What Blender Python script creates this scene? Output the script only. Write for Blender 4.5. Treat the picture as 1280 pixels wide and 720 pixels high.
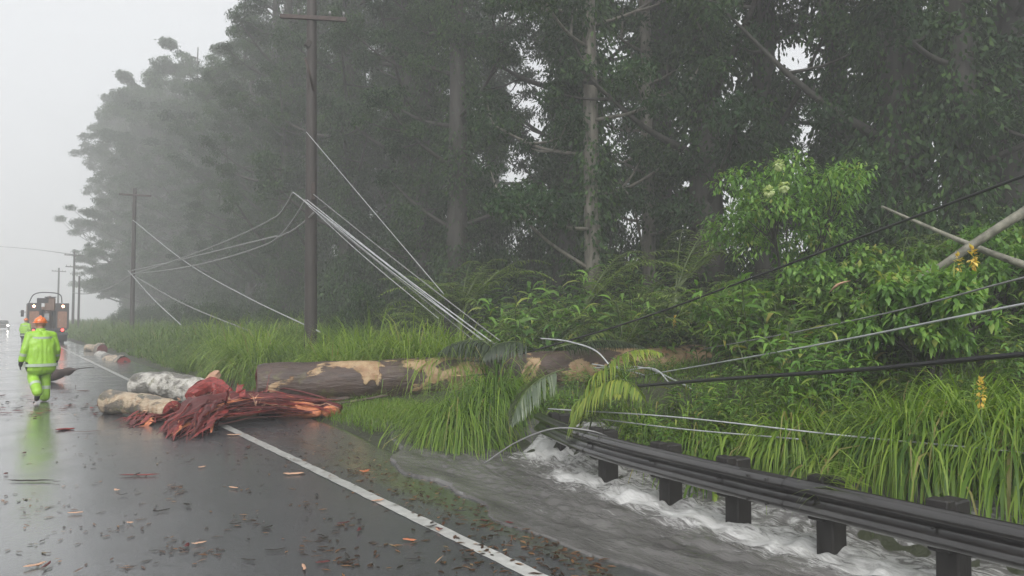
import bpy, math, random
import numpy as np
from mathutils import Vector, Matrix
R = math.radians
rng = np.random.default_rng(7)
random.seed(7)
scene = bpy.context.scene
C = scene.collection
for o in list(bpy.data.objects): bpy.data.objects.remove(o)

# ------------------------------------------------------------------ camera
FPX = 924.0; CAMZ = 1.7
pitch = math.atan(40/FPX); yaw = math.atan(635/FPX*math.cos(pitch))
fw = Vector((math.sin(yaw)*math.cos(pitch), math.cos(yaw)*math.cos(pitch), math.sin(pitch)))
rt = Vector((math.cos(yaw), -math.sin(yaw), 0)); up = rt.cross(fw)
CAM = Vector((0, 0, CAMZ))
cam = bpy.data.cameras.new('camera'); cam.lens = 36*FPX/1280; cam.sensor_width = 36
cam.clip_start = .05; cam.clip_end = 3000
co = bpy.data.objects.new('camera', cam); C.objects.link(co)
co.matrix_world = Matrix(((rt.x, up.x, -fw.x, CAM.x), (rt.y, up.y, -fw.y, CAM.y), (rt.z, up.z, -fw.z, CAM.z), (0, 0, 0, 1)))
scene.camera = co
# ------------------------------------------------------------------ world, sun, exposure
w = bpy.data.worlds.new('World'); scene.world = w; w.use_nodes = True
nt = w.node_tree; nt.nodes.clear()
SUN_EL, SUN_ROT = R(38), R(-150)
sky = nt.nodes.new('ShaderNodeTexSky'); sky.sky_type = 'NISHITA'; sky.sun_disc = False
sky.sun_elevation = SUN_EL; sky.sun_rotation = SUN_ROT; sky.air_density = 1.0; sky.dust_density = 6.0; sky.ozone_density = 1
hs = nt.nodes.new('ShaderNodeHueSaturation'); hs.inputs['Saturation'].default_value = .12
mixo = nt.nodes.new('ShaderNodeMixRGB'); mixo.inputs[0].default_value = .72     # closed cloud deck evens the sky out
mixo.inputs[2].default_value = (8.3, 8.5, 8.8, 1)
bg = nt.nodes.new('ShaderNodeBackground'); bg.inputs[1].default_value = .060
wo = nt.nodes.new('ShaderNodeOutputWorld')
nt.links.new(sky.outputs[0], hs.inputs['Color']); nt.links.new(hs.outputs[0], mixo.inputs[1])
nt.links.new(mixo.outputs[0], bg.inputs[0]); nt.links.new(bg.outputs[0], wo.inputs[0])
sl = bpy.data.lights.new('sun', 'SUN'); sl.energy = 1.5; sl.angle = R(55); sl.color = (1, .98, .95)
so = bpy.data.objects.new('sun', sl); C.objects.link(so)
# direction towards the sun (behind the clouds, from the open side over the road)
sd = Vector((math.sin(-SUN_ROT)*-1*math.cos(SUN_EL), math.cos(SUN_ROT)*math.cos(SUN_EL), math.sin(SUN_EL)))
so.rotation_euler = sd.to_track_quat('Z', 'Y').to_euler()
vs = scene.view_settings; vs.view_transform = 'Standard'; vs.look = 'None'; vs.gamma = 1; vs.exposure = 1.2
scene.render.engine = 'CYCLES'
cy = scene.cycles
cy.max_bounces = 5; cy.diffuse_bounces = 3; cy.glossy_bounces = 2; cy.transmission_bounces = 2; cy.volume_bounces = 3
cy.transparent_max_bounces = 4; cy.use_denoising = True; cy.use_adaptive_sampling = True; cy.adaptive_threshold = .02
cy.sample_clamp_indirect = 4; cy.caustics_reflective = False; cy.caustics_refractive = False
try: cy.denoiser = 'OPENIMAGEDENOISE'
except Exception: pass

# ------------------------------------------------------------------ pixel / ground helpers
def ray(px, py): return fw + rt*((px-640)/FPX) + up*((360-py)/FPX)
def pix(px, py, d): return CAM + ray(px, py)*d
def grd(px, py, z=0.0):
    r = ray(px, py); return CAM + r*((z-CAMZ)/r.z)
def pd(px, d):
    p = pix(px, 400, d); return p.x, p.y
def sstep(a, b, x):
    t = np.clip((np.asarray(x, float)-a)/(b-a), 0, 1); return t*t*(3-2*t)
def gz(x, y):
    x = np.asarray(x, float); y = np.asarray(y, float)
    gentle = np.interp(x, [4.6, 6, 8, 12, 15, 20, 30, 60, 300], [0, .10, .22, .30, .75, 1.4, 2.0, 2.6, 3])
    steep = np.interp(x, [5.9, 6.3, 7, 9, 12, 15, 20, 30, 60, 300], [0, .12, .34, .62, 1.0, 1.25, 1.5, 2.0, 2.6, 3])
    far = np.interp(x, [4.7, 6, 8, 12, 15, 20, 30, 60, 300], [0, .16, .42, .7, 1.0, 1.5, 2.0, 2.6, 3])
    a = sstep(9.5, 12, y); b = sstep(15, 24, y)
    z = steep*(1-a)+gentle*a
    z = z*(1-b)+far*b
    ch = np.interp(x, [3.3, 4.2, 5.6, 6.1, 6.6], [0, -.13, -.36, -.25, 0])*(1-sstep(8.2, 11.5, y))
    n = .06*np.sin(x*1.7+y*.6)*np.sin(y*1.3-x*.4)*sstep(5, 7.5, x)
    left = np.interp(-x, [4.6, 6, 9, 20, 60], [0, -.1, .3, .6, 1.2])
    return z + ch + n + np.where(x < 0, left, 0)
def gzf(x, y): return float(gz(x, y))

# ------------------------------------------------------------------ mesh helpers
class MB:
    def __init__(s): s.v = []; s.f = []; s.n = 0; s.t = []; s.m = []
    def add(s, v, f, tone=None, mi=0):
        v = np.asarray(v, np.float32).reshape(-1, 3); f = np.asarray(f, np.int64)
        s.v.append(v); s.f.append(f+s.n); s.n += len(v)
        s.t.append(np.full(len(v), .5, np.float32) if tone is None else np.broadcast_to(np.asarray(tone, np.float32), (len(v),)).copy())
        s.m.append(np.full(len(f), mi, np.int32))
        return s
    def mesh(s, name, mats, smooth=True):
        V = np.concatenate(s.v); me = bpy.data.meshes.new(name)
        me.vertices.add(len(V)); me.vertices.foreach_set('co', V.ravel())
        ls = np.concatenate([f.ravel() for f in s.f]); lt = np.concatenate([np.full(len(f), f.shape[1]) for f in s.f])
        me.loops.add(len(ls)); me.loops.foreach_set('vertex_index', ls.astype(np.int32))
        st = np.concatenate([[0], np.cumsum(lt)[:-1]])
        me.polygons.add(len(lt)); me.polygons.foreach_set('loop_start', st.astype(np.int32)); me.polygons.foreach_set('loop_total', lt.astype(np.int32))
        if not isinstance(mats, (list, tuple)): mats = [mats]
        for m in mats: me.materials.append(m)
        me.polygons.foreach_set('material_index', np.concatenate(s.m))
        me.polygons.foreach_set('use_smooth', np.full(len(lt), smooth))
        a = me.attributes.new('tone', 'FLOAT', 'POINT'); a.data.foreach_set('value', np.concatenate(s.t))
        me.update(calc_edges=True); me.validate()
        return me
    def build(s, name, mats, parent=None, smooth=True, loc=None):
        o = bpy.data.objects.new(name, s.mesh(name, mats, smooth)); C.objects.link(o); o.parent = parent
        if loc is not None: o.location = loc
        return o
def tag(o, label=None, cat=None, group=None, kind=None):
    if label: o['label'] = label
    if cat: o['category'] = cat
    if group: o['group'] = group
    if kind: o['kind'] = kind
    return o
def empty(name, loc=(0, 0, 0), rz=0):
    o = bpy.data.objects.new(name, None); C.objects.link(o); o.location = loc; o.rotation_euler = (0, 0, rz); o.empty_display_size = .2
    return o
def copy_tree(o, parent=None):
    c = o.copy(); C.objects.link(c); c.parent = parent
    for ch in o.children: copy_tree(ch, c)
    return c
BOXF = np.array([[0, 3, 2, 1], [4, 5, 6, 7], [0, 1, 5, 4], [1, 2, 6, 5], [2, 3, 7, 6], [3, 0, 4, 7]])
def box(mb, c, s, rot=None, mi=0, tone=None, bev=0.0):
    c = np.asarray(c, float); h = np.asarray(s, float)/2
    if bev <= 0:
        v = np.array([[-1, -1, -1], [1, -1, -1], [1, 1, -1], [-1, 1, -1], [-1, -1, 1], [1, -1, 1], [1, 1, 1], [-1, 1, 1]])*h
        f = BOXF
    else:   # bevelled upright edges and rims
        b = min(bev, h.min()*.9); x, y, z = h
        ring = lambda X, Y, q: [(-X+q, -Y), (X-q, -Y), (X, -Y+q), (X, Y-q), (X-q, Y), (-X+q, Y), (-X, Y-q), (-X, -Y+q)]
        V = []
        for (zz, ins) in ((-z, b), (-z+b, 0), (z-b, 0), (z, b)):
            V += [(px, py, zz) for px, py in ring(x-ins, y-ins, max(b-ins*.5, b*.5))]
        v = np.array(V); q = []
        for k in range(3):
            for i in range(8):
                j = (i+1) % 8; q.append([k*8+i, k*8+j, k*8+8+j, k*8+8+i])
        f = np.array(q)
    if rot is not None: v = v @ np.array(Matrix(rot).to_3x3()).T
    mb.add(v+c, f, tone, mi)
    if bev > 0:
        mb.f.append(np.array([[7, 6, 5, 4, 3, 2, 1, 0], [24, 25, 26, 27, 28, 29, 30, 31]])+mb.n-32); mb.m.append(np.full(2, mi, np.int32))
    return mb
def frames(P):
    P = np.asarray(P, float); T = np.gradient(P, axis=0); T /= np.linalg.norm(T, axis=1, keepdims=True)+1e-9
    ref = np.array([0, 0, 1.]) if abs(T[0, 2]) < .9 else np.array([1., 0, 0])
    N = np.zeros_like(T); n = ref-T[0]*ref.dot(T[0]); n /= np.linalg.norm(n)
    for i in range(len(T)):
        n = n-T[i]*n.dot(T[i]); n /= np.linalg.norm(n)+1e-9; N[i] = n
    return T, N, np.cross(T, N)
def tube(mb, P, r, k=8, cap=True, mi=0, tone=None, wob=0.0, flat=1.0, seed=0):
    P = np.asarray(P, float); n = len(P); r = np.atleast_1d(np.asarray(r, float))
    if len(r) != n: r = np.interp(np.linspace(0, 1, n), np.linspace(0, 1, len(r)), r) if len(r) > 1 else np.full(n, r[0])
    T, N, B = frames(P); a = np.linspace(0, 2*np.pi, k, endpoint=False)
    rr = r[:, None]*np.ones((1, k))
    if wob:
        g = np.random.default_rng(seed); ph = g.uniform(0, 6.28, 6); s = np.arange(n)[:, None]
        rr = rr*(1+wob*(np.sin(2*a+ph[0]+s*.25)+.7*np.sin(3*a+ph[1]-s*.4)+.5*np.sin(5*a+ph[2]+s*.6)+.6*np.sin(s*.9+ph[3])+g.normal(0, .35, (n, k))))
    V = P[:, None, :]+rr[..., None]*(np.cos(a)[None, :, None]*N[:, None, :]*flat+np.sin(a)[None, :, None]*B[:, None, :])
    i = np.arange(n-1)[:, None]*k; j = np.arange(k)[None, :]; j2 = (j+1) % k
    F = np.stack([i+j, i+j2, i+k+j2, i+k+j], -1).reshape(-1, 4)
    mb.add(V.reshape(-1, 3), F, tone, mi)
    if cap:
        base = mb.n-n*k
        mb.f.append(np.array([list(range(k))[::-1]])+base); mb.m.append(np.array([mi], np.int32))
        mb.f.append(np.array([list(range(k))])+base+(n-1)*k); mb.m.append(np.array([mi], np.int32))
    return mb
def smoothpath(pts, n=24):
    P = np.array([list(p) for p in pts], float)
    if len(P) == 2: return P[0]+(P[1]-P[0])*np.linspace(0, 1, n)[:, None]
    ch = np.linalg.norm(np.diff(P, axis=0), axis=1)+1e-6; u = np.concatenate([[0], np.cumsum(ch)])
    sl_ = np.diff(P, axis=0)/ch[:, None]; Tn = np.empty_like(P); Tn[0] = sl_[0]; Tn[-1] = sl_[-1]
    Tn[1:-1] = (sl_[:-1]*ch[1:, None]+sl_[1:]*ch[:-1, None])/(ch[1:]+ch[:-1])[:, None]
    m = max(2, n//(len(P)-1)); out = []
    for i in range(len(P)-1):
        for t in np.linspace(0, 1, m, endpoint=False):
            out.append((2*t**3-3*t*t+1)*P[i]+(t**3-2*t*t+t)*ch[i]*Tn[i]+(3*t*t-2*t**3)*P[i+1]+(t**3-t*t)*ch[i]*Tn[i+1])
    out.append(P[-1]); return np.array(out)
def strips(mb, P, D, L, W, droop, nseg=4, prof='blade', tone=None, mi=0, roll=None):
    """ribbons (blades, leaves, pinnae) that start at P along D and bend down by droop"""
    P = np.asarray(P, float); D = np.asarray(D, float); n = len(P)
    L = np.broadcast_to(L, (n,)); W = np.broadcast_to(W, (n,)); droop = np.broadcast_to(droop, (n,))
    D = D/(np.linalg.norm(D, axis=1, keepdims=True)+1e-9)
    S = np.cross(D, np.array([0, 0, 1.])); ln = np.linalg.norm(S, axis=1, keepdims=True)
    S = np.where(ln > .05, S/(ln+1e-9), np.array([1., 0, 0]))
    if roll is not None:
        roll = np.broadcast_to(roll, (n,))[:, None]; S = S*np.cos(roll)+np.cross(D, S)*np.sin(roll)
    if prof == 'blade': pr = np.array([.55, 1, .9, .65, .12]) if nseg == 4 else np.interp(np.linspace(0, 1, nseg+1), [0, .25, .6, 1], [.6, 1, .8, .08])
    else: pr = np.interp(np.linspace(0, 1, nseg+1), [0, .3, .6, 1], [.15, 1, .85, .04])
    rows = []; p = P.copy(); d = D.copy()
    for k in range(nseg+1):
        wv = S*(W*pr[k]*.5)[:, None]
        rows.append(p-wv); rows.append(p+wv)
        d = d+np.array([0, 0, -1.])*(droop/nseg)[:, None]*(k+1)/nseg*2; d /= np.linalg.norm(d, axis=1, keepdims=True)
        p = p+d*(L/nseg)[:, None]
    V = np.stack(rows, 1); m = 2*(nseg+1)
    b = (np.arange(n)*m)[:, None]; q = np.arange(nseg)[None, :]*2
    F = np.stack([b+q, b+q+1, b+q+3, b+q+2], -1).reshape(-1, 4)
    t = None if tone is None else np.repeat(np.broadcast_to(np.asarray(tone, np.float32), (n,)), m)
    mb.add(V.reshape(-1, 3), F, t, mi); return mb
def diamonds(mb, P, D, L, W, tone=None, mi=0, g=rng):
    """small folded leaves"""
    P = np.asarray(P, float); n = len(P); D = D/(np.linalg.norm(D, axis=1, keepdims=True)+1e-9)
    S = np.cross(D, g.normal(size=(n, 3))); S /= np.linalg.norm(S, axis=1, keepdims=True)+1e-9
    U = np.cross(S, D); L = np.broadcast_to(L, (n,))[:, None]; W = np.broadcast_to(W, (n,))[:, None]
    V = np.stack([P, P+D*L*.5+S*W*.5+U*W*.12, P+D*L, P+D*L*.5-S*W*.5+U*W*.12], 1).reshape(-1, 3)
    b = (np.arange(n)*4)[:, None]
    t = None if tone is None else np.repeat(np.broadcast_to(np.asarray(tone, np.float32), (n,)), 4)
    mb.add(V, b+np.arange(4)[None, :], t, mi); return mb
def unit(n, g=rng):
    v = g.normal(size=(n, 3)); return v/np.linalg.norm(v, axis=1, keepdims=True)

# ------------------------------------------------------------------ materials
def newmat(name):
    m = bpy.data.materials.new(name); m.use_nodes = True; t = m.node_tree; t.nodes.clear()
    out = t.nodes.new('ShaderNodeOutputMaterial'); return m, t, out
def N(t, typ, **kw):
    n = t.nodes.new(typ)
    for k, v in kw.items():
        if k.startswith('i_'): n.inputs[k[2:].replace('_', ' ')].default_value = v
        else: setattr(n, k, v)
    return n
def ramp(t, fac, stops):
    r = t.nodes.new('ShaderNodeValToRGB'); e = r.color_ramp.elements
    while len(e) < len(stops): e.new(.5)
    for x, (p, c) in zip(e, stops):
        x.position = p; x.color = (c[0], c[1], c[2], 1) if not isinstance(c, (int, float)) else (c, c, c, 1)
    t.links.new(fac, r.inputs[0]); return r.outputs[0]
def noise(t, scale, detail=4, rough=.55, coord='Object', stretch=None, dist=0.0):
    tc = t.nodes.new('ShaderNodeTexCoord'); src = tc.outputs[coord]
    if stretch:
        mp = t.nodes.new('ShaderNodeMapping'); mp.inputs['Scale'].default_value = stretch; t.links.new(src, mp.inputs[0]); src = mp.outputs[0]
    n = N(t, 'ShaderNodeTexNoise'); n.inputs['Scale'].default_value = scale; n.inputs['Detail'].default_value = detail
    n.inputs['Roughness'].default_value = rough; n.inputs['Distortion'].default_value = dist
    t.links.new(src, n.inputs['Vector']); return n.outputs['Fac']
def bump(t, h, strength=.3, dist=.02, normal=None):
    b = N(t, 'ShaderNodeBump'); b.inputs['Strength'].default_value = strength; b.inputs['Distance'].default_value = dist
    t.links.new(h, b.inputs['Height'])
    if normal is not None: t.links.new(normal, b.inputs['Normal'])
    return b.outputs[0]
def plain(name, col, rough=.5, metal=0, var=.25, scale=8, bmp=.15, stretch=None, coat=0, dark=None):
    m, t, out = newmat(name); p = N(t, 'ShaderNodeBsdfPrincipled')
    f = noise(t, scale, stretch=stretch)
    lo = dark or tuple(c*(1-var) for c in col); hi = tuple(min(1, c*(1+var)) for c in col)
    t.links.new(ramp(t, f, [(.3, lo), (.7, hi)]), p.inputs['Base Color'])
    p.inputs['Roughness'].default_value = rough; p.inputs['Metallic'].default_value = metal
    p.inputs['Coat Weight'].default_value = coat; p.inputs['Coat Roughness'].default_value = .12
    if bmp: t.links.new(bump(t, noise(t, scale*4, stretch=stretch), bmp, .01), p.inputs['Normal'])
    t.links.new(p.outputs[0], out.inputs[0]); return m
def leafmat(name, stops, rough=.42, trans=.35, spec=.4):
    m, t, out = newmat(name); at = N(t, 'ShaderNodeAttribute', attribute_name='tone')
    c = ramp(t, at.outputs['Fac'], stops)
    p = N(t, 'ShaderNodeBsdfPrincipled'); p.inputs['Roughness'].default_value = rough; p.inputs['Specular IOR Level'].default_value = spec
    t.links.new(c, p.inputs['Base Color'])
    tr = N(t, 'ShaderNodeBsdfTranslucent')
    g = N(t, 'ShaderNodeMixRGB', blend_type='MULTIPLY'); g.inputs[0].default_value = 1; g.inputs[2].default_value = (1.15, 1.25, .55, 1)
    t.links.new(c, g.inputs[1]); t.links.new(g.outputs[0], tr.inputs[0])
    mx = N(t, 'ShaderNodeMixShader'); mx.inputs[0].default_value = trans
    t.links.new(p.outputs[0], mx.inputs[1]); t.links.new(tr.outputs[0], mx.inputs[2]); t.links.new(mx.outputs[0], out.inputs[0])
    return m
def emis(name, col, s):
    m, t, out = newmat(name); e = N(t, 'ShaderNodeEmission'); e.inputs[0].default_value = (*col, 1); e.inputs[1].default_value = s
    t.links.new(e.outputs[0], out.inputs[0]); return m

M = {}
M['grass'] = leafmat('grass', [(0, (.045, .095, .014)), (.45, (.11, .19, .026)), (.92, (.19, .28, .045)), (1, (.27, .23, .09))], trans=.4)
M['cane'] = leafmat('cane_grass', [(0, (.04, .095, .016)), (.5, (.135, .235, .028)), (.92, (.26, .36, .055)), (1, (.30, .27, .10))], trans=.4)
M['leaf'] = leafmat('broad_leaf', [(0, (.035, .075, .018)), (.5, (.105, .20, .034)), (.85, (.21, .32, .055)), (1, (.32, .29, .08))], rough=.35, spec=.5)
M['fern'] = leafmat('fern_leaf', [(0, (.07, .11, .025)), (.5, (.15, .23, .045)), (1, (.27, .31, .08))])
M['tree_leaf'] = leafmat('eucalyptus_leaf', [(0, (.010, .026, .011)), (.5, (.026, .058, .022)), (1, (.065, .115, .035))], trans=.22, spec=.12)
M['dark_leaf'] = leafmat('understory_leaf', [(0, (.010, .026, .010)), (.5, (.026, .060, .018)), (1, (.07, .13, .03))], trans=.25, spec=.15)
M['bright_leaf'] = leafmat('shrub_leaf', [(0, (.055, .13, .03)), (.5, (.13, .26, .05)), (.85, (.23, .38, .07)), (1, (.30, .34, .08))])
M['palm_yellow'] = leafmat('yellowing_palm', [(0, (.06, .12, .02)), (.5, (.15, .23, .035)), (1, (.34, .36, .06))])
M['palm_grey'] = leafmat('wet_palm', [(0, (.05, .075, .05)), (.6, (.14, .18, .12)), (1, (.26, .30, .20))], rough=.25, spec=.6)
M['palm_dark'] = leafmat('dark_palm', [(0, (.012, .022, .012)), (.6, (.035, .055, .028)), (1, (.08, .11, .05))])
M['petal_white'] = leafmat('pale_petal', [(0, (.45, .52, .28)), (1, (.8, .84, .55))])
M['petal_yellow'] = leafmat('yellow_petal', [(0, (.60, .38, .05)), (1, (.85, .68, .2))])
M['dead_leaf'] = leafmat('dead_leaf', [(0, (.02, .012, .008)), (.35, (.09, .04, .02)), (.7, (.28, .14, .06)), (1, (.50, .36, .2))], rough=.3, trans=.1, spec=.6)
M['stem'] = plain('green_stem', (.07, .10, .03), .5)
M['trunk'] = plain('forest_bark', (.032, .029, .025), .75, var=.5, scale=3, bmp=.5, stretch=(3, 3, .5))
M['pale_trunk'] = plain('pale_bark', (.13, .12, .10), .7, var=.45, scale=3, bmp=.4, stretch=(3, 3, .6))
M['branch_pale'] = plain('lichen_branch', (.17, .165, .13), .7, var=.5, scale=9, bmp=.5)
M['pole'] = plain('creosote_pole', (.030, .024, .021), .65, var=.4, scale=4, bmp=.4, stretch=(8, 8, .6))
M['arm'] = plain('crossarm_wood', (.05, .034, .03), .7, var=.4, scale=5, bmp=.3)
M['cable_black'] = plain('black_cable', (.012, .012, .013), .4, bmp=0)
M['cable_grey'] = plain('aluminium_cable', (.40, .41, .42), .4, metal=.2, bmp=0)
M['cable_mid'] = plain('weathered_cable', (.22, .22, .22), .5, bmp=0)
M['rail'] = plain('weathered_rail', (.026, .024, .023), .26, metal=.25, var=.45, scale=5, bmp=.12, stretch=(1, .4, 3), coat=.9)
M['post'] = plain('tarred_post', (.014, .012, .011), .6, var=.4, scale=10, bmp=.4, stretch=(1, 1, .25))
M['steel'] = plain('galvanised_steel', (.35, .35, .36), .4, metal=.8)
M['red1'] = plain('red_heartwood', (.19, .022, .018), .5, var=.7, scale=14, bmp=.5, stretch=(.35, 2.6, 2.6))
M['red2'] = plain('dark_heartwood', (.09, .010, .009), .55, var=.5, scale=14, bmp=.5, stretch=(.35, 2.6, 2.6))
M['red3'] = plain('orange_sapwood', (.48, .16, .07), .6, var=.35, scale=12, bmp=.5, stretch=(.35, 2.6, 2.6))
M['red4'] = plain('pale_splinter', (.50, .30, .20), .6, var=.3, scale=12, bmp=.4, stretch=(.35, 2.6, 2.6))
M['orange_helmet'] = plain('orange_plastic', (.75, .17, .03), .3, var=.08, bmp=0, coat=.5)
M['lime'] = plain('lime_rainwear', (.27, .50, .04), .34, var=.22, scale=4, bmp=.9)
M['silver'] = plain('reflective_tape', (.40, .47, .38), .35, var=.1, bmp=0)
M['boot'] = plain('rubber_boot', (.015, .015, .016), .35, bmp=0)
M['skin'] = plain('skin', (.35, .18, .12), .5, var=.1, bmp=0)
M['truck_white'] = plain('truck_paint', (.17, .10, .07), .3, var=.15, scale=2, bmp=0, coat=.4)
M['truck_dark'] = plain('truck_dark_steel', (.03, .03, .032), .45, bmp=.1)
M['truck_tan'] = plain('truck_bin_lining', (.26, .13, .08), .6, var=.3)
M['rubber'] = plain('tyre_rubber', (.015, .015, .015), .7)
M['glass'] = plain('vehicle_glass', (.02, .025, .03), .05, bmp=0, var=.05)
M['lamp_red'] = emis('lit_tail_lamp', (1, .06, .05), 3)
M['lamp_amber'] = emis('lit_marker_lamp', (1, .42, .22), 14)
M['lamp_white'] = emis('lit_headlamp', (1, .95, .85), 14)

def bark_log(name, tan_lo, tan_hi, dark=(.026, .017, .014), mid=(.075, .048, .037), tan=(.46, .31, .17), orange=(.42, .20, .07), scale=1.3, grad=None, moss=None):
    m, t, out = newmat(name); p = N(t, 'ShaderNodeBsdfPrincipled'); p.inputs['Roughness'].default_value = .38
    n1 = noise(t, scale*2.2, 5, stretch=(.6, 1.2, 1.2)); base = ramp(t, n1, [(.3, dark), (.52, mid), (.62, tuple(c*.6 for c in mid)), (.8, tuple(c*1.5 for c in mid))])
    n2 = noise(t, scale, 6, .6, stretch=(.7, 1.3, 1.1), dist=.6)
    fac = n2
    if grad:   # peeled more towards the butt end
        tc = N(t, 'ShaderNodeTexCoord'); sx = N(t, 'ShaderNodeSeparateXYZ'); t.links.new(tc.outputs['Object'], sx.inputs[0])
        mr = N(t, 'ShaderNodeMapRange'); mr.inputs['From Min'].default_value = grad[0]; mr.inputs['From Max'].default_value = grad[1]
        mr.inputs['To Min'].default_value = grad[2]; mr.inputs['To Max'].default_value = grad[3]; t.links.new(sx.outputs[0], mr.inputs[0])
        ad = N(t, 'ShaderNodeMath', operation='ADD'); t.links.new(n2, ad.inputs[0]); t.links.new(mr.outputs[0], ad.inputs[1]); fac = ad.outputs[0]
    msk = ramp(t, fac, [(tan_lo, 0.0), (tan_hi, 1.0)])
    tn = ramp(t, noise(t, scale*5, 4), [(.3, orange), (.55, tan), (.8, tuple(min(1, c*1.25) for c in tan))])
    mx = N(t, 'ShaderNodeMixRGB'); t.links.new(msk, mx.inputs[0]); t.links.new(base, mx.inputs[1]); t.links.new(tn, mx.inputs[2])
    col = mx.outputs[0]
    if moss:
        mm = ramp(t, noise(t, scale*3.1, 4), [(.58, 0.0), (.7, 1.0)]); m2 = N(t, 'ShaderNodeMixRGB'); m2.inputs[2].default_value = (*moss, 1)
        t.links.new(mm, m2.inputs[0]); t.links.new(col, m2.inputs[1]); col = m2.outputs[0]
    t.links.new(col, p.inputs['Base Color'])
    b1 = bump(t, msk, .6, .03); b2 = bump(t, noise(t, scale*9, 7, .65, stretch=(.3, 1.4, 1.4), dist=.4), .8, .05, b1)
    t.links.new(b2, p.inputs['Normal']); t.links.new(p.outputs[0], out.inputs[0]); return m
M['log_main'] = bark_log('peeling_log', .585, .61, tan=(.40, .28, .16), orange=(.26, .14, .065), grad=(0, 10, -.02, .16), moss=(.10, .09, .03), scale=1.1)
M['log_white'] = bark_log('white_mottled_log', .48, .56, dark=(.06, .055, .05), mid=(.16, .15, .13), tan=(.50, .48, .44), orange=(.32, .30, .26), scale=2.4, moss=(.13, .13, .05))
M['log_cream'] = bark_log('cream_log', .50, .56, dark=(.07, .06, .05), mid=(.17, .15, .12), tan=(.46, .37, .26), orange=(.34, .22, .13), scale=2.4, moss=(.15, .14, .06))

# wet asphalt
m, t, out = newmat('wet_asphalt'); p = N(t, 'ShaderNodeBsdfPrincipled')
n = noise(t, .35, 5, .6, stretch=(1, .35, 1)); n2 = noise(t, 60, 3)
mx = N(t, 'ShaderNodeMixRGB', blend_type='MULTIPLY'); mx.inputs[0].default_value = .55
t.links.new(ramp(t, n, [(.3, (.062, .063, .068)), (.7, (.095, .097, .103))]), mx.inputs[1]); t.links.new(ramp(t, n2, [(.3, .45), (.7, 1.35)]), mx.inputs[2])
vo = N(t, 'ShaderNodeTexVoronoi', feature='DISTANCE_TO_EDGE'); vo.inputs['Scale'].default_value = .55; tcv = N(t, 'ShaderNodeTexCoord')
wn = N(t, 'ShaderNodeTexNoise'); wn.inputs['Scale'].default_value = 1.6; wn.inputs['Detail'].default_value = 6; t.links.new(tcv.outputs['Object'], wn.inputs['Vector'])
wm = N(t, 'ShaderNodeMixRGB', blend_type='ADD'); wm.inputs[0].default_value = .9; t.links.new(tcv.outputs['Object'], wm.inputs[1]); t.links.new(wn.outputs['Color'], wm.inputs[2]); t.links.new(wm.outputs[0], vo.inputs['Vector'])
ck = ramp(t, vo.outputs['Distance'], [(0, .35), (.012, 1.0)])
ckm = N(t, 'ShaderNodeMixRGB', blend_type='MULTIPLY'); t.links.new(ramp(t, noise(t, .5, 3), [(.5, 0.0), (.62, .8)]), ckm.inputs[0]); t.links.new(mx.outputs[0], ckm.inputs[1]); t.links.new(ck, ckm.inputs[2])
sp_ = N(t, 'ShaderNodeMixRGB', blend_type='MULTIPLY'); sp_.inputs[0].default_value = .8; t.links.new(ckm.outputs[0], sp_.inputs[1]); t.links.new(ramp(t, noise(t, 95, 3, .7), [(.38, .55), (.58, 1.1), (.68, 2.8)]), sp_.inputs[2])
t.links.new(sp_.outputs[0], p.inputs['Base Color'])
t.links.new(ramp(t, n, [(.35, .30), (.65, .13)]), p.inputs['Roughness'])
p.inputs['Coat Weight'].default_value = 1; p.inputs['Coat IOR'].default_value = 1.45
t.links.new(ramp(t, noise(t, .8, 4), [(.35, .07), (.7, .27)]), p.inputs['Coat Roughness'])
b = bump(t, noise(t, 120, 3), .45, .006); b = bump(t, noise(t, 3.5, 4), .10, .02, b)
t.links.new(b, p.inputs['Normal']); 
b2 = bump(t, noise(t, 26, 4), .22, .008); t.links.new(b2, p.inputs['Coat Normal'])
t.links.new(p.outputs[0], out.inputs[0]); M['asphalt'] = m
M['line'] = plain('worn_white_paint', (.48, .48, .46), .3, var=.25, scale=9, bmp=.2, coat=.6)
M['line_y'] = plain('worn_yellow_paint', (.6, .38, .05), .3, var=.25, scale=9, bmp=.2, coat=.6)
m, t, out = newmat('earth'); p = N(t, 'ShaderNodeBsdfPrincipled'); p.inputs['Roughness'].default_value = .7
t.links.new(ramp(t, noise(t, 1.2, 6, .65), [(.3, (.018, .020, .010)), (.6, (.035, .042, .016)), (.8, (.05, .038, .024))]), p.inputs['Base Color'])
t.links.new(bump(t, noise(t, 6, 6), .8, .1), p.inputs['Normal']); t.links.new(p.outputs[0], out.inputs[0]); M['earth'] = m
# storm water with foam
m, t, out = newmat('storm_water'); p = N(t, 'ShaderNodeBsdfPrincipled')
at = N(t, 'ShaderNodeAttribute', attribute_name='tone')
nz = noise(t, 5, 10, .74, stretch=(2.6, .8, 1), dist=1.4)
ad = N(t, 'ShaderNodeMath', operation='MULTIPLY_ADD'); ad.inputs[1].default_value = 2.2; ad.inputs[2].default_value = -1.1; t.links.new(nz, ad.inputs[0])
a2 = N(t, 'ShaderNodeMath', operation='ADD'); t.links.new(ad.outputs[0], a2.inputs[0]); t.links.new(at.outputs['Fac'], a2.inputs[1])
fm = ramp(t, a2.outputs[0], [(.30, 0.0), (.80, 1.0)])
mx = N(t, 'ShaderNodeMixRGB'); t.links.new(fm, mx.inputs[0])
t.links.new(ramp(t, noise(t, 2.2, 4, stretch=(2.2, .5, 1)), [(.3, (.070, .067, .064)), (.7, (.155, .150, .145))]), mx.inputs[1]); mx.inputs[2].default_value = (.50, .50, .49, 1)
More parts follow.
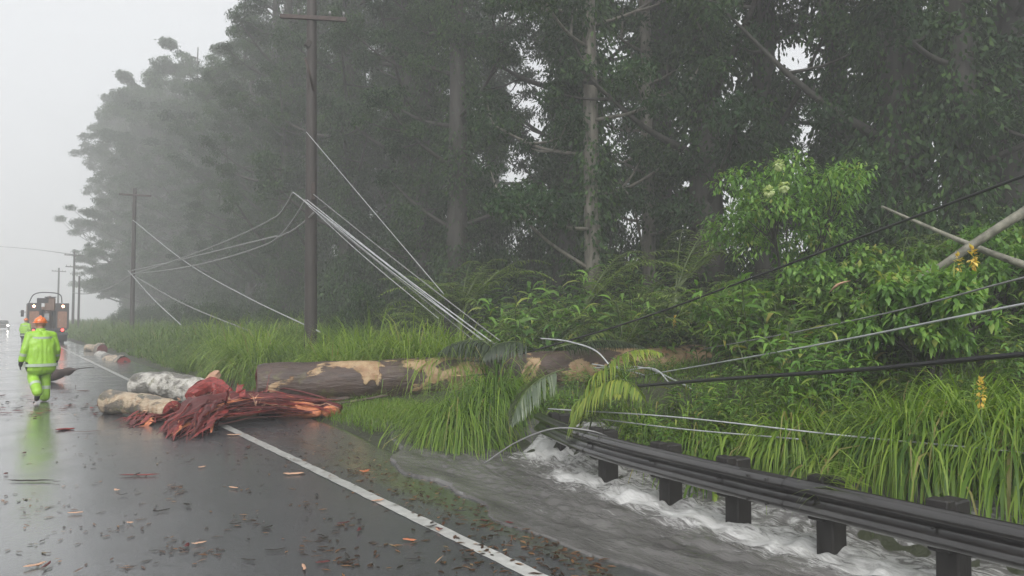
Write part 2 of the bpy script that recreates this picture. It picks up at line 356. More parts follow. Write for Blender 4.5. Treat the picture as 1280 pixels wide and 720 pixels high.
t.links.new(mx.outputs[0], p.inputs['Base Color']); t.links.new(ramp(t, fm, [(0, .10), (1, .55)]), p.inputs['Roughness']); p.inputs['IOR'].default_value = 1.33
b = bump(t, noise(t, 7, 5, .6, stretch=(2.2, .6, 1), dist=.5), .55, .05); b = bump(t, noise(t, 30, 4, stretch=(1.5, .8, 1)), .35, .02, b)
t.links.new(b, p.inputs['Normal']); t.links.new(p.outputs[0], out.inputs[0]); M['water'] = m

# ================================================================== SETTING
def sheet(name, xs, ys, zfun, mat, tone=None):
    X, Y = np.meshgrid(xs, ys, indexing='ij'); Z = zfun(X, Y)
    nx, ny = X.shape; i = np.arange(nx-1)[:, None]*ny; j = np.arange(ny-1)[None, :]
    F = np.stack([i+j, i+ny+j, i+ny+j+1, i+j+1], -1).reshape(-1, 4)
    mb = MB(); mb.add(np.stack([X, Y, Z], -1).reshape(-1, 3), F, None if tone is None else tone(X, Y).ravel())
    return mb.build(name, mat)
xs = np.concatenate([np.linspace(-400, -12, 20), np.linspace(-11, 3, 15), np.arange(3.2, 12, .2), np.arange(12, 40, 1), np.linspace(40, 400, 24)])
ys = np.concatenate([np.linspace(-60, -4, 12), np.arange(-3, 25, .4), np.arange(25, 80, 2), np.linspace(82, 600, 40)])
def gfun(X, Y):
    z = gz(X, Y); road = (X > -4.7) & (X < 4.62); return np.where(road, z-.05, z)
tag(sheet('ground', xs, ys, gfun, M['earth']), kind='structure')
rx = np.concatenate([np.linspace(-4.7, 3, 12), np.arange(3.2, 4.75, .1)])
ry = np.concatenate([np.arange(-40, 30, .5), np.linspace(30, 500, 60)])
tag(sheet('road', rx, ry, lambda X, Y: gz(np.where(X < 0, 0, np.minimum(X, 4.5)), Y)-np.where(X > 4.5, .06, 0)+.004, M['asphalt']), kind='structure')
LX = 2.95
def strip_line(name, x0, x1, mat):
    g = np.random.default_rng(3); yy = np.concatenate([np.arange(-40, 30, .12), np.linspace(30, 500, 160)])
    mb = MB(); wl = x0+g.normal(0, .004, len(yy)); wr = x1+g.normal(0, .004, len(yy))
    V = np.empty((len(yy)*2, 3)); V[0::2] = np.stack([wl, yy, np.full(len(yy), .008)], 1); V[1::2] = np.stack([wr, yy, np.full(len(yy), .008)], 1)
    k = np.arange(len(yy)-1)*2; mb.add(V, np.stack([k, k+1, k+3, k+2], 1)); return tag(mb.build(name, mat), kind='structure')
strip_line('road_edge_line', LX-.065, LX+.065, M['line'])
strip_line('road_centre_line', -.80, -.70, M['line_y']); strip_line('road_centre_line', -.60, -.50, M['line_y'])

# guard rail posts (base positions, taken from where they enter the water)
posts = [(5.40, .70), (5.41, 1.66), (5.44, 2.62), (5.47, 3.58), (5.50, 4.54), (5.57, 5.46), (5.73, 6.62), (6.22, 7.95)]
# flood water running along and under the rail
wx = np.arange(3.3, 6.75, .035); wy = np.arange(-1.5, 11.6, .035)
def wleft(Y): return np.interp(Y, [-2, 2, 4.6, 6.5, 8.4, 9.6, 11], [3.55, 3.55, 3.62, 3.8, 4.08, 4.5, 5.2])+.12*np.sin(Y*2.1)+.06*np.sin(Y*5.3+1)
def wsurf(X, Y):
    e = X-wleft(Y); z = np.interp(X, [3.4, 5.5, 6.7], [-.02, -.19, -.16])*(1-sstep(9, 11.6, Y))
    z = np.maximum(z, gz(X, Y)+.012-np.clip(-e, 0, 1)*.5)
    amp = sstep(0, .9, e)
    r = amp*(.014*np.sin(X*9+Y*2.2+1.5*np.sin(Y*1.3))+.010*np.sin(X*17-Y*5+2*np.sin(X*3))+.007*np.sin(X*31+Y*13)+.006*np.sin(Y*27-X*9))
    fo = foam(X, Y)
    g = np.random.default_rng(5); h = g.normal(size=X.shape)
    h2 = h.copy()
    for _ in range(7): h = (h+np.roll(h, 1, 0)+np.roll(h, -1, 0)+np.roll(h, 1, 1)+np.roll(h, -1, 1))/5
    for _ in range(2): h2 = (h2+np.roll(h2, 1, 0)+np.roll(h2, -1, 0)+np.roll(h2, 1, 1)+np.roll(h2, -1, 1))/5
    h = .8*h/h.std()+.18*h2/h2.std()
    return np.where(e < 0, gz(X, Y)-.03+e*.4, z+r+np.clip(fo, 0, 1.2)*(.03+.028*h))
def foam(X, Y):
    f = np.zeros_like(X)
    for (a, b_) in posts:
        dx, dy = X-a, Y-b_
        f += .62*np.exp(-((dx+.10)/.26)**2-((dy-.30)/.32)**2)+.20*np.exp(-((dx+.15)/.45)**2-((dy+.15)/.6)**2)
    rl = np.interp(Y, [p_[1] for p_ in posts], [p_[0] for p_ in posts])
    f += .34*np.exp(-((X-rl-.2)/np.where(X < rl+.2, .55, .9))**2)*(Y < 8.6)
    return f*(1-sstep(8.6, 9.6, Y))+.08
tag(sheet('flood_water', wx, wy, wsurf, M['water'], tone=foam), kind='structure')

# ================================================================== GUARD RAIL
gr = empty('guard_rail', (posts[3][0], posts[3][1], -.2))
tag(gr, 'dark weathered guard rail on stubby posts standing in rushing flood water', 'guard rail')
gl = Vector(gr.location)
rp = [(5.32, -1.2), (5.30, .7), (5.33, 2.62), (5.36, 3.58), (5.39, 4.54), (5.46, 5.46), (5.62, 6.62), (6.00, 7.85), (6.22, 8.45)]
path = smoothpath([(x, y, 0) for x, y in rp], 160)
T, _, _ = frames(path); Nn = np.stack([-T[:, 1], T[:, 0], 0*T[:, 0]], 1)   # towards the road
# W profile: (offset out, height)
prof = [(-.045, .318), (-.005, .300), (.035, .270), (.040, .235), (.005, .205), (-.040, .170), (-.040, .148), (.005, .113), (.040, .083), (.035, .048), (-.005, .018), (-.045, 0)]
def wbeam(mb, th):
    V = np.array([[path[i]+Nn[i]*(o+th)+np.array([0, 0, h*.90+.115]) for o, h in prof] for i in range(len(path))]); k = len(prof)
    i = np.arange(len(path)-1)[:, None]*k; j = np.arange(k-1)[None, :]
    mb.add(V.reshape(-1, 3)-np.array(gl), np.stack([i+j, i+k+j, i+k+j+1, i+j+1], -1).reshape(-1, 4))
    return k
mb = MB(); wbeam(mb, .004); wbeam(mb, -.004)
nb = len(path)*len(prof); k = len(prof)
for e in (0, k-1):
    i = np.arange(len(path)-1)*k+e; mb.f.append(np.stack([i, i+k, i+k+nb, i+nb], 1)); mb.m.append(np.zeros(len(i), np.int32))
mb.build('rail_beam', M['rail'], gr)
full, fullN = path, Nn      # lap joints where two beam lengths overlap
for yj in (1.2, 4.05, 6.9):
    js = [i for i in range(len(full)) if abs(full[i][1]-yj) < .26]
    path, Nn = full[js], fullN[js]; mb = MB(); wbeam(mb, .010); wbeam(mb, .0055); mb.build('lap_joint', M['rail'], gr)
    for dy in (-.1, .1):
        for hh in (.16, .36):
            c = full[int(np.argmin(np.abs(full[:, 1]-yj-dy)))]; nn = fullN[int(np.argmin(np.abs(full[:, 1]-yj-dy)))]
            mb = MB(); q0 = c+nn*.03+np.array([0, 0, hh])-np.array(gl); tube(mb, [q0, q0+nn*.035], .013, 6); mb.build('bolt', M['rail'], gr, smooth=False)
path, Nn = full, fullN
for (x, y) in posts:
    j = int(np.argmin((path[:, 0]-x)**2+(path[:, 1]-y)**2)); n_ = Nn[j]; ang = math.atan2(T[j][1], T[j][0])-math.pi/2
    mb = MB(); rot = Matrix.Rotation(ang, 3, 'Z'); g = random.uniform(-.015, .015)
    bx, by = path[j][0]-n_[0]*.26, path[j][1]-n_[1]*.26
    box(mb, np.array([bx, by, .425+g-.55])-np.array(gl), (.19, .16, 1.10), rot, bev=.012); mb.build('post', M['post'], gr, smooth=False)
    mb = MB(); bx, by = path[j][0]-n_[0]*.105, path[j][1]-n_[1]*.105
    box(mb, np.array([bx, by, .27])-np.array(gl), (.115, .15, .36), rot, bev=.01); mb.build('spacer_block', M['post'], gr, smooth=False)
    mb = MB(); q = path[j]+n_*.02; tube(mb, [q+n_*-.07-np.array(gl)+[0, 0, .265], q+n_*-.01-np.array(gl)+[0, 0, .265]], .012, 6); mb.build('bolt', M['rail'], gr, smooth=False)

# ================================================================== UTILITY POLES
def utility_pole(x, y, H, label, detail=True, arm_yaw=0.0, arms=((.35, 2.4),), r=(.17, .12), lean=(0, 0)):
    z = gzf(x, y); e = empty('utility_pole', (x, y, z)); tag(e, label, 'utility pole')
    mb = MB(); hs_ = np.linspace(-.3, H, 10); tube(mb, [(lean[0]*h/H, lean[1]*h/H, h) for h in hs_], np.linspace(r[0], r[1], 10), 12, wob=.012); mb.build('shaft', M['pole'], e)
    for (dz, ln) in arms:
        mb = MB(); rot = Matrix.Rotation(arm_yaw, 3, 'Z') @ Matrix.Rotation(R(3), 3, 'Y')
        box(mb, (lean[0], lean[1]-.16, H-dz), (ln, .10, .12), rot, bev=.01); a = mb.build('crossarm', M['arm'], e, smooth=False)
        for s in (-.9, -.45, .5, .92):
            mb = MB(); q = rot @ Vector((s*ln/2, 0, 0)); p0 = Vector((lean[0], lean[1]-.16, H-dz+.06))+q
            tube(mb, [p0, p0+Vector((0, 0, .07)), p0+Vector((0, 0, .09)), p0+Vector((0, 0, .16))], [.02, .02, .045, .03], 8); mb.build('insulator', M['cable_mid'], a)
    return e
P1 = Vector((*pd(389, 21), 0)); P2 = Vector((*pd(165, 50.5), 0)); P3 = Vector((*pd(91, 95), 0)); P4 = Vector((*pd(72, 125), 0))
p1 = utility_pole(P1.x, P1.y, 11.0, 'dark wooden utility pole beside the log with broken crossarm and torn cables', arms=((.95, 1.9),), r=(.185, .14), lean=(-.1, 0), arm_yaw=R(-34))
mb = MB(); tube(mb, [(-.05, -.14, 7.95), (-.42, -.45, 8.75)], [.04, .03], 6); mb.build('hanging_brace', M['arm'], p1)
mb = MB(); box(mb, (-.22, -.1, 9.3), (.16, .12, .22), Matrix.Rotation(R(25), 3, 'Y'), bev=.02); mb.build('bracket', M['pole'], p1, smooth=False)
mb = MB(); box(mb, (-.06, -.19, 5.05), (.12, .1, .5), bev=.02); mb.build('cable_clamp', M['arm'], p1, smooth=False)
utility_pole(P2.x, P2.y, 10.4, 'grey wooden utility pole rising from the misty verge between two others', arms=((.5, 2.2),), arm_yaw=R(-34), r=(.16, .12))
utility_pole(P3.x, P3.y, 10.2, 'faint wooden utility pole with two crossarms behind the truck', arms=((.5, 2.6), (2.0, 2.2)), arm_yaw=R(-34))
utility_pole(P4.x, P4.y, 10.2, 'faintest utility pole, farthest along the road in the mist', arms=((.6, 2.4),), arm_yaw=R(-34))
sx, sy = pd(98, 80); utility_pole(sx, sy, 6.2, 'short misty pole stub without crossarm near the truck', arms=(), r=(.12, .1))

# ================================================================== FALLEN TRUNK AND SAWN LOGS
def log(name, pts, rad, mat, endmat, label, seed, k=28, n=40, wob=.022, group=None, hollow=False):
    P = smoothpath(pts, n); loc = Vector(P[0]); e = empty(name, loc); tag(e, label, 'log', group)
    d = Vector(P[-1]-P[0]).normalized(); q = d.to_track_quat('X', 'Z'); e.rotation_euler = q.to_euler()
    inv = np.array(q.to_matrix()); Q = (P-P[0]) @ inv
    r = np.interp(np.linspace(0, 1, len(Q)), np.linspace(0, 1, len(rad)), rad)
    r2 = r.copy(); r2[0] *= .93; r2[-1] *= .93
    mb = MB(); tube(mb, Q, r2, k, cap=False, wob=wob, seed=seed); mb.build('bark', mat, e)
    g = np.random.default_rng(seed+9)
    for idx, s in ((0, -1), (-1, 1)):
        T_, N_, B_ = frames(Q); c = Q[idx]; rr = r2[idx]; a = np.linspace(0, 2*np.pi, k, endpoint=False); V = [c+T_[idx]*s*.02]
        rings = [.35, .7, .99]
        for f in rings:
            for aa in a: V.append(c+rr*f*(math.cos(aa)*N_[idx]+math.sin(aa)*B_[idx])+T_[idx]*s*(.02 if f < .9 else 0)+g.normal(0, .012, 3)*(f < .9))
        F3 = [[0, 1+i, 1+(i+1) % k] for i in range(k)]; F4 = [[1+q_*k+i, 1+(q_+1)*k+i, 1+(q_+1)*k+(i+1) % k, 1+q_*k+(i+1) % k] for q_ in range(2) for i in range(k)]
        mb = MB(); mb.add(V, F4); mb.f.append(np.array(F3)); mb.m.append(np.zeros(k, np.int32)); mb.build('cut_face', endmat, e)
    return e, inv, loc
A = grd(322, 511, .0)
LA = pix(322, 481, 14.4); LB = pix(560, 471, 15.6); LC = pix(740, 459, 16.8); LD = pix(915, 451, 18.2)
main_log, minv, mloc = log('fallen_log', [LA, LB, LC, LD], [.41, .42, .41, .42, .43], M['log_main'], M['red2'], 'long fallen trunk with peeling brown and tan bark lying across the verge', 3, k=44, n=110, wob=.02)
# torn bark slabs hanging under its near end
for (a, b_, wd, lab) in [((345, 500, 14.1), (440, 497, 14.2), .22, 0), ((380, 506, 13.9), (485, 494, 14.3), .16, 0), ((400, 516, 13.6), (440, 505, 13.8), .18, 0), ((560, 470, 15.1), (640, 462, 15.3), .12, 0)]:
    p0, p1_ = pix(*a), pix(*b_); q = Vector(p0).lerp(p1_, .5)+Vector((0, -.08, -.03))
    P = (smoothpath([p0, q, p1_], 14)-np.array(mloc)) @ minv
    mb = MB(); tube(mb, P, np.array([.02]+[wd*.5]*(len(P)-2)+[.02])*np.random.default_rng(4).uniform(.7, 1.1, len(P)), 8, wob=.12, flat=.35, seed=int(wd*100)); mb.build('torn_bark', M['log_main'], main_log)
log('sawn_log', [pix(172, 482, 15.6), pix(212, 483, 15.1), pix(252, 492, 14.6)], [.26, .30, .28, .30], M['log_white'], M['red1'], 'thick white and grey mottled log lying behind the red splinters', 11, wob=.03)
log('sawn_log', [pix(135, 502, 13.5), pix(175, 506, 13.0), pix(216, 514, 12.4)], [.22, .20, .20, .19], M['log_cream'], M['red1'], 'cream barked log with reddish cut end beside the red splinters', 12, wob=.03)
log('sawn_log', [pix(113, 437, 41), pix(128, 437, 39)], [.32, .28], M['log_cream'], M['red2'], 'distant pale log chunk, farthest of those by the verge', 13, k=14, n=10, wob=.13)
log('sawn_log', [pix(124, 444, 36), pix(140, 450, 33)], [.24, .22], M['log_white'], M['red1'], 'distant white log chunk between a pale and a red ended one', 14, k=14, n=10, wob=.13)
log('sawn_log', [pix(136, 450, 32), pix(155, 455, 30)], [.26, .30], M['log_cream'], M['red1'], 'distant red ended log chunk with a dark twig at its side', 15, k=14, n=10, wob=.12)
log('broken_branch', [pix(56, 474, 20.5), pix(78, 466, 20), pix(93, 462, 19.8)], [.10, .15, .16, .10, .12, .07, .03], M['arm'], M['red2'], 'short brown broken branch on the road behind the worker', 16, k=9, n=16, wob=.16)
def twig(pts, r, mat, label, cat='twig', group=None, name='twig'):
    mb = MB(); P = smoothpath(pts, 14); c = P.mean(0); tube(mb, P-c, np.linspace(r, r*.4, len(P)), 6, wob=.08); return tag(mb.build(name, mat, loc=c), label, cat, group)
twig([pix(90, 463, 19.8), pix(104, 460, 19.7), pix(118, 459, 19.9)], .02, M['trunk'], 'thin bare twig sticking out beyond the broken branch')
twig([pix(156, 452, 30), pix(165, 456, 29.5), pix(178, 458, 29)], .05, M['trunk'], 'dark twig beside the distant red ended log chunk')

# ------------------------------------------------------------------ shattered red heartwood
sp = empty('splintered_heartwood', grd(280, 530)); tag(sp, 'heap of shredded red heartwood splinters spilled over the white edge line', 'wood splinters')
so_ = np.array(sp.location); g = np.random.default_rng(21)
def gp(px, py, h=0): q = np.array(grd(px, py)); q[2] += h; return q-so_
mb = MB()   # the matted core of the heap
core_pts = [(gp(425, 519, .10), .10), (gp(380, 517, .18), .18), (gp(330, 517, .22), .24), (gp(290, 520, .22), .27), (gp(262, 524, .2), .26), (gp(238, 532, .14), .2), (gp(215, 540, .08), .12)]
tube(mb, smoothpath([p for p, r in core_pts], 30), np.interp(np.linspace(0, 1, 31), np.linspace(0, 1, 7), [r for p, r in core_pts]), 18, wob=.10, flat=.75, seed=2); mb.build('matted_core', M['red2'], sp)
mb = MB(); tube(mb, smoothpath([gp(236, 512, .26), gp(262, 508, .36), gp(290, 510, .24)], 12), np.interp(np.linspace(0, 1, 13), [0, .1, .45, .9, 1], [.08, .15, .19, .15, .06]), 11, wob=.16, seed=5)
mb.build('split_chunk', M['red1'], sp, smooth=False)
mb = MB(); tube(mb, smoothpath([gp(258, 506, .40), gp(266, 504, .52), gp(272, 503, .60)], 8), [.10, .12, .11, .07], 9, wob=.16, seed=4); mb.build('pale_knot', M['red4'], sp, smooth=False)
mb = MB(); tube(mb, smoothpath([gp(345, 519, .10), gp(372, 521, .14), gp(400, 523, .08)], 10), np.interp(np.linspace(0, 1, 11), [0, .3, .7, 1], [.05, .14, .17, .05]), 12, wob=.12, seed=8); mb.build('orange_chunk', M['red3'], sp)
mb = MB(); tube(mb, smoothpath([gp(398, 522, .07), gp(412, 521, .09), gp(424, 519, .05)], 8), np.interp(np.linspace(0, 1, 9), [0, .3, .7, 1], [.03, .1, .1, .03]), 10, wob=.12, seed=9); mb.build('orange_chunk', M['red3'], sp)
def splinter(a, b_, hmid, wd, mi, curl=0.0):
    if mi == 3: b_ = np.array(a)+(np.array(b_)-np.array(a))*.35; wd *= .5; hmid *= .4
    a = np.array(a); b_ = np.array(b_); L_ = np.linalg.norm(b_-a); n = 9; t_ = np.linspace(0, 1, n)[:, None]
    side = np.cross(b_-a, [0, 0, 1.]); side /= np.linalg.norm(side)+1e-9
    P = a+(b_-a)*t_+np.array([0, 0, 1.])*(4*hmid*t_*(1-t_))+side*(curl*np.sin(t_*3.1)+.025*g.normal(size=(n, 1)))
    P += np.cumsum(g.normal(0, .012, (n, 3)), 0); P[:, 2] = np.maximum(P[:, 2]+g.normal(0, .014, n), .012)
    pr = np.interp(np.linspace(0, 1, n), [0, .12, .6, 1], [.35, 1, .8, .08])*wd
    if g.uniform() < .35: pr = pr*2.0; fl = g.uniform(.06, .16)
    else: pr = pr*g.uniform(.35, 1.2); fl = g.uniform(.15, .5)
    mb = MB(); tube(mb, P, pr, 4, flat=fl, wob=.38, seed=int(g.integers(1e6))); mb.build('splinter', [M['red1'], M['red2'], M['red3'], M['red4']][mi], sp, smooth=False)
for i in range(120):     # long fibres from the torn butt towards the road
    s = g.uniform(0, 1)
    a = gp(g.uniform(330, 432), g.uniform(510, 524), g.uniform(.02, .26)); 
    ex = g.uniform(205, 300); ey = np.interp(ex, [200, 300], [540, 510])+g.uniform(-12, 10); b_ = gp(ex, ey, g.uniform(.02, .22))
    splinter(a, b_, g.uniform(.0, .20), g.uniform(.018, .045), int(g.choice(4, p=[.46, .34, .11, .09])), g.uniform(-.12, .12))
for i in range(85):     # lobe fanned out towards the camera
    a = gp(g.uniform(240, 310), g.uniform(508, 528), g.uniform(.1, .32)); ex = g.uniform(192, 268)
    b_ = gp(ex, np.interp(ex, [192, 230, 268], [545, 553, 543])+g.uniform(-10, 3), g.uniform(.01, .07)); splinter(a, b_, g.uniform(.05, .16), g.uniform(.02, .05), int(g.choice(4, p=[.45, .38, .09, .08])), g.uniform(-.1, .1))
for i in range(34):     # small fan under the cream log
    a = gp(g.uniform(185, 235), g.uniform(518, 530), g.uniform(.03, .18)); b_ = gp(g.uniform(138, 175), g.uniform(524, 537), .015); splinter(a, b_, g.uniform(.01, .06), g.uniform(.015, .035), int(g.choice(4, p=[.6, .3, .04, .06])))
for i in range(40):
    a = gp(g.uniform(215, 330), g.uniform(514, 530), g.uniform(.1, .3)); b_ = a+g.normal(0, .28, 3)+np.array([0, 0, .08]); b_[2] = max(b_[2], .02); splinter(a, b_, .04, g.uniform(.012, .03), int(g.choice([0, 3, 3])))

# ------------------------------------------------------------------ bark scraps and leaves on the wet road
def scrap(px, py, ln, wd, ang, mat, label, name='bark_scrap', cat='bark scrap', group=None):
    p = grd(px, py); z = gzf(max(p.x, 0), p.y); mb = MB(); n = 8; t_ = np.linspace(-.5, .5, n); gg = np.random.default_rng(int(px*7+py))
    P = np.stack([t_*ln, gg.normal(0, wd*.12, n)+.1*ln*t_**2, .012+.02*np.abs(t_)*gg.uniform(.2, 1.2)], 1)
    tube(mb, P, wd*.5*np.interp(t_, [-.5, -.3, .3, .5], [.35, 1, .9, .15]), 6, flat=.22, wob=.12, seed=int(px))
    o = mb.build(name, mat, loc=(p.x, p.y, z+.008)); o.rotation_euler = (0, 0, R(ang)); return tag(o, label, cat, group)
scrap(174, 596, .42, .055, -30, M['red1'], 'long red bark scrap lying alone on the wet road')
scrap(38, 603, .50, .05, -35, M['trunk'], 'long dark bark strip lying flat on the wet road')
scrap(82, 538, .26, .14, 10, M['red1'], 'stubby red wood chip on the road in front of the worker')
scrap(108, 541, .4, .03, -10, M['red2'], 'thin dark red sliver between the worker and the splinters')
scrap(55, 466, .3, .05, 40, M['red2'], 'brown bark sliver on the road near the broken branch')
scrap(367, 594, .22, .07, -20, M['red4'], 'pale tan bark chip lying against the white edge line')
scrap(512, 678, .11, .045, -50, M['red3'], 'orange leaf shaped chip beside the white edge line')
scrap(292, 612, .13, .04, -60, M['red4'], 'pale curled chip on the open road')
scrap(456, 590, .12, .06, 0, M['red3'], 'small orange chip on the gravelly shoulder')
scrap(293, 545, .2, .07, -20, M['red4'], 'pale flat chip on the edge line next to the heap')
scrap(380, 520, .16, .08, 20, M['red4'], 'pale chip on the shoulder below the trunk end')
g = np.random.default_rng(31)
for i in range(46):
    px, py = g.uniform(5, 640), g.uniform(560, 715)
    if px > 300 and py < 540: continue
    scrap(px, py, g.uniform(.06, .16), g.uniform(.02, .045), g.uniform(0, 180), [M['trunk'], M['red2'], M['red4'], M['trunk']][i % 4], 'small scrap of bark scattered on the wet road', group='bark scraps scattered on the road')
for i in range(34):
    px, py = g.uniform(0, 130), g.normal(505, 9)
    scrap(px, py, g.uniform(.12, .35), g.uniform(.03, .07), g.uniform(0, 180), [M['trunk'], M['red2'], M['red1'], M['red2']][i % 4], 'brown shred of bark in the litter around the worker', group='bark shreds around the worker')
mb = MB(); n = 2300; px = g.uniform(0, 900, n); py = 455+g.beta(1, 1.3, n)*265
dc = g.uniform(0, 1, (70, 2))*np.array([760, 240])+np.array([0, 470]); ii = g.integers(0, 70, n); sp_r = g.uniform(6, 34, 70)[ii]; sel = g.uniform(size=n) < .75
px = np.where(sel, dc[ii, 0]+g.normal(0, 1, n)*sp_r, px); py = np.where(sel, dc[ii, 1]+g.normal(0, .35, n)*sp_r, py); py = np.clip(py, 450, 719)
k1 = 500; px[:k1] = g.normal(60, 50, k1); py[:k1] = g.normal(505, 10, k1)
k2 = 800; px[k1:k1+k2] = g.uniform(330, 760, k2); py[k1:k1+k2] = 520+(px[k1:k1+k2]-330)*.45+g.normal(0, 22, k2)
Pp = np.array([list(grd(a, max(b_, 440))) for a, b_ in zip(px, py)]); Pp[:, 2] = gz(np.maximum(Pp[:, 0], 0), Pp[:, 1])+.014
ok = (Pp[:, 0] > -3) & (Pp[:, 0] < wleft(Pp[:, 1])-.03) & (Pp[:, 0] < 4.5); Pp = Pp[ok]; n = len(Pp)
D = np.stack([g.normal(size=n), g.normal(size=n), g.uniform(0, .12, n)], 1); D /= np.linalg.norm(D, axis=1, keepdims=True)
strips(mb, Pp, D, g.uniform(.025, .10, n), g.uniform(.012, .04, n), .1, 2, 'leaf', g.beta(1, 2.6, n))
tag(mb.build('leaf_litter', M['dead_leaf']), 'small wet leaves and wood crumbs strewn over road and shoulder', 'leaf litter', kind='stuff')

def mark(x, y):
    """the nearest thing one can find, for labels"""
    dp = x*fw.x+y*fw.y; px = 640+FPX*(x*rt.x+y*rt.y)/max(dp, .5)
    for lim, ph in ((105, 'past the truck'), (210, 'by the misty pole'), (330, 'between misty and dark poles'), (450, 'by the dark pole'), (560, 'by the torn cable bundle'), (700, 'by the dark fallen frond'),
                    (820, 'by the pale slim trunk'), (910, 'by the trunk butt'), (1060, 'by the flowering shrub'), (1170, 'by the crossing branches'), (9e9, 'by the thick leaning branch')):
        if px < lim: return ph
# ================================================================== GRASS AND PLANTS
def blades(mb, X, Y, hgt, wid, lean=(.15, .6), droop=(1.0, 2.2), tone=(.15, .75), nseg=4, g=rng, az=None, z=None):
    n = len(X); a = g.uniform(0, 2*np.pi, n) if az is None else az
    l = g.uniform(*lean, n); D = np.stack([np.cos(a)*l, np.sin(a)*l, np.ones(n)], 1)
    P = np.stack([X, Y, (gz(X, Y) if z is None else z)-.03], 1)
    strips(mb, P, D, hgt, wid, g.uniform(*droop, n), nseg, 'blade', np.where(g.uniform(size=n) < .03, 1, np.clip(g.normal((tone[0]+tone[1])/2, (tone[1]-tone[0])/3, n), 0, .92)))
def verge(name, x0, x1, y0, y1, n, h, wd, label, seed, clump=.5, edge=0):
    g = np.random.default_rng(seed); nc = max(4, int((x1-x0)*(y1-y0)*clump*2)); cx, cy_ = g.uniform(x0, x1, nc), g.uniform(y0, y1, nc); hh = g.uniform(.6, 1.25, nc)
    i = g.integers(0, nc, n); X = cx[i]+g.normal(0, .28, n); Y = cy_[i]+g.normal(0, .32, n)
    ok = (X > x0+edge*np.sin(Y*1.3)) & (X < x1+1); X, Y, i = X[ok], Y[ok], i[ok]; n = len(X)
    mb = MB(); a = np.arctan2(Y-cy_[i], X-cx[i])+g.normal(0, .7, n)
    edgef = np.clip((X-x0)/1.2, .45, 1)
    dp = X*fw.x+Y*fw.y; pxx = 640+FPX*(X*rt.x+Y*rt.y)/np.maximum(dp, .5)
    edgef = np.where((pxx > 630) & (pxx < 960) & (dp > 9.3), edgef*.45, edgef)   # grass is beaten down in front of the trunk
    blades(mb, X, Y, h*hh[i]*g.uniform(.6, 1.2, n)*edgef, wd*g.uniform(.6, 1.3, n), g=g, az=a); return mb
for (nm, args, lab) in [
    ('verge_grass', (4.75, 9.5, 14.9, 30, 26000, 1.35, .016, '', 41), 'lush green arching grass on the verge behind the fallen trunk'),
    ('verge_grass', (4.85, 11, 30, 62, 22000, 1.4, .032, '', 42), 'misty green grass covering the verge along the road'),
    ('verge_grass', (4.9, 12, 62, 150, 14000, 1.5, .06, '', 43), 'far pale grass on the verge fading into the mist'),
    ('bank_grass', (6.2, 11, -1, 11.5, 7500, .7, .014, '', 44), 'green grass on the bank behind the guard rail')]:
    tag(verge(nm, *args).build(nm, M['grass']), lab, 'grass', kind='stuff')
g = np.random.default_rng(45)      # cropped turf at the road edge
mb = MB(); n = 5200; c = grd(475, 522); X = c.x+g.normal(0, .38, n)+.25; Y = c.y+g.normal(0, .75, n); blades(mb, X, Y, g.uniform(.1, .26, n), .008, g=g, tone=(.45, .85))
n = 3800; X = g.uniform(4.65, 6.3, n); Y = g.uniform(10.6, 15.2, n); blades(mb, X, Y, g.uniform(.12, .35, n), .009, g=g, tone=(.3, .7))
tag(mb.build('turf', M['cane']), 'short bright turf at the road edge in front of the trunk', 'turf', kind='stuff')

def clump(name, x, y, n, h, spread, label, seed, wd=.02, tone=(.25, .85), lean=(.15, .9), droop=(2.4, 5.5), cat='grass clump', group=None, mat='cane', bias=None):
    g = np.random.default_rng(seed); z = gzf(x, y); mb = MB(); r = np.abs(g.normal(0, spread*.5, n)); a = g.uniform(0, 2*np.pi, n)
    if bias is not None: a = np.where(g.uniform(size=n) < .6, bias+g.normal(0, .7, n), a)
    X = r*np.cos(a); Y = r*np.sin(a); zz = gz(x+X, y+Y)-z
    blades(mb, X, Y, h*g.uniform(.55, 1.15, n), wd*g.uniform(.6, 1.3, n), lean, droop, tone, 6, g, a+g.normal(0, .4, n), zz)
    return tag(mb.build(name, M[mat], loc=(x, y, z)), label, cat, group)
TOC = math.atan2(-.82, -.57)      # azimuth towards the camera
x, y = pd(578, 11.6); clump('grass_clump', x, y, 900, 1.7, .55, 'tall bright grass clump drooping into the flood in front of the trunk', 51, wd=.016, bias=TOC)
x, y = pd(618, 12.0); clump('grass_clump', x, y, 900, 1.7, .5, 'darker grass clump leaning under the dark fallen frond', 52, wd=.016, tone=(.1, .7), bias=TOC)
x, y = pd(520, 12.4); clump('grass_clump', x, y, 260, .6, .3, 'low yellowish grass tuft at the water edge below the trunk', 53, wd=.012, tone=(.5, .95), bias=TOC)
x, y = pd(985, 8.0); clump('grass_clump', x, y, 640, 1.05, .32, 'upright fountain of grass hanging over the middle of the rail', 54, wd=.016, tone=(.4, .95), bias=TOC)
x, y = pd(870, 8.8); clump('grass_clump', x, y, 300, .75, .5, 'low grass mound behind the rail beside black cables', 55, wd=.018, tone=(.3, .85), bias=TOC)
x, y = pd(800, 9.6); clump('grass_clump', x, y, 260, .7, .45, 'small grass mound behind the rail near the yellow frond', 56, wd=.018, tone=(.2, .8), bias=TOC)
x, y = pd(1065, 7.4); clump('grass_clump', x, y, 320, .8, .4, 'dim low grass behind the rail next to the fountain of grass', 57, wd=.018, tone=(.05, .55), bias=TOC)
x, y = pd(1130, 7.2); clump('grass_clump', x, y, 760, 1.3, .45, 'large weeping grass clump behind the rail with pale tips', 58, wd=.017, tone=(.35, .95), bias=TOC)
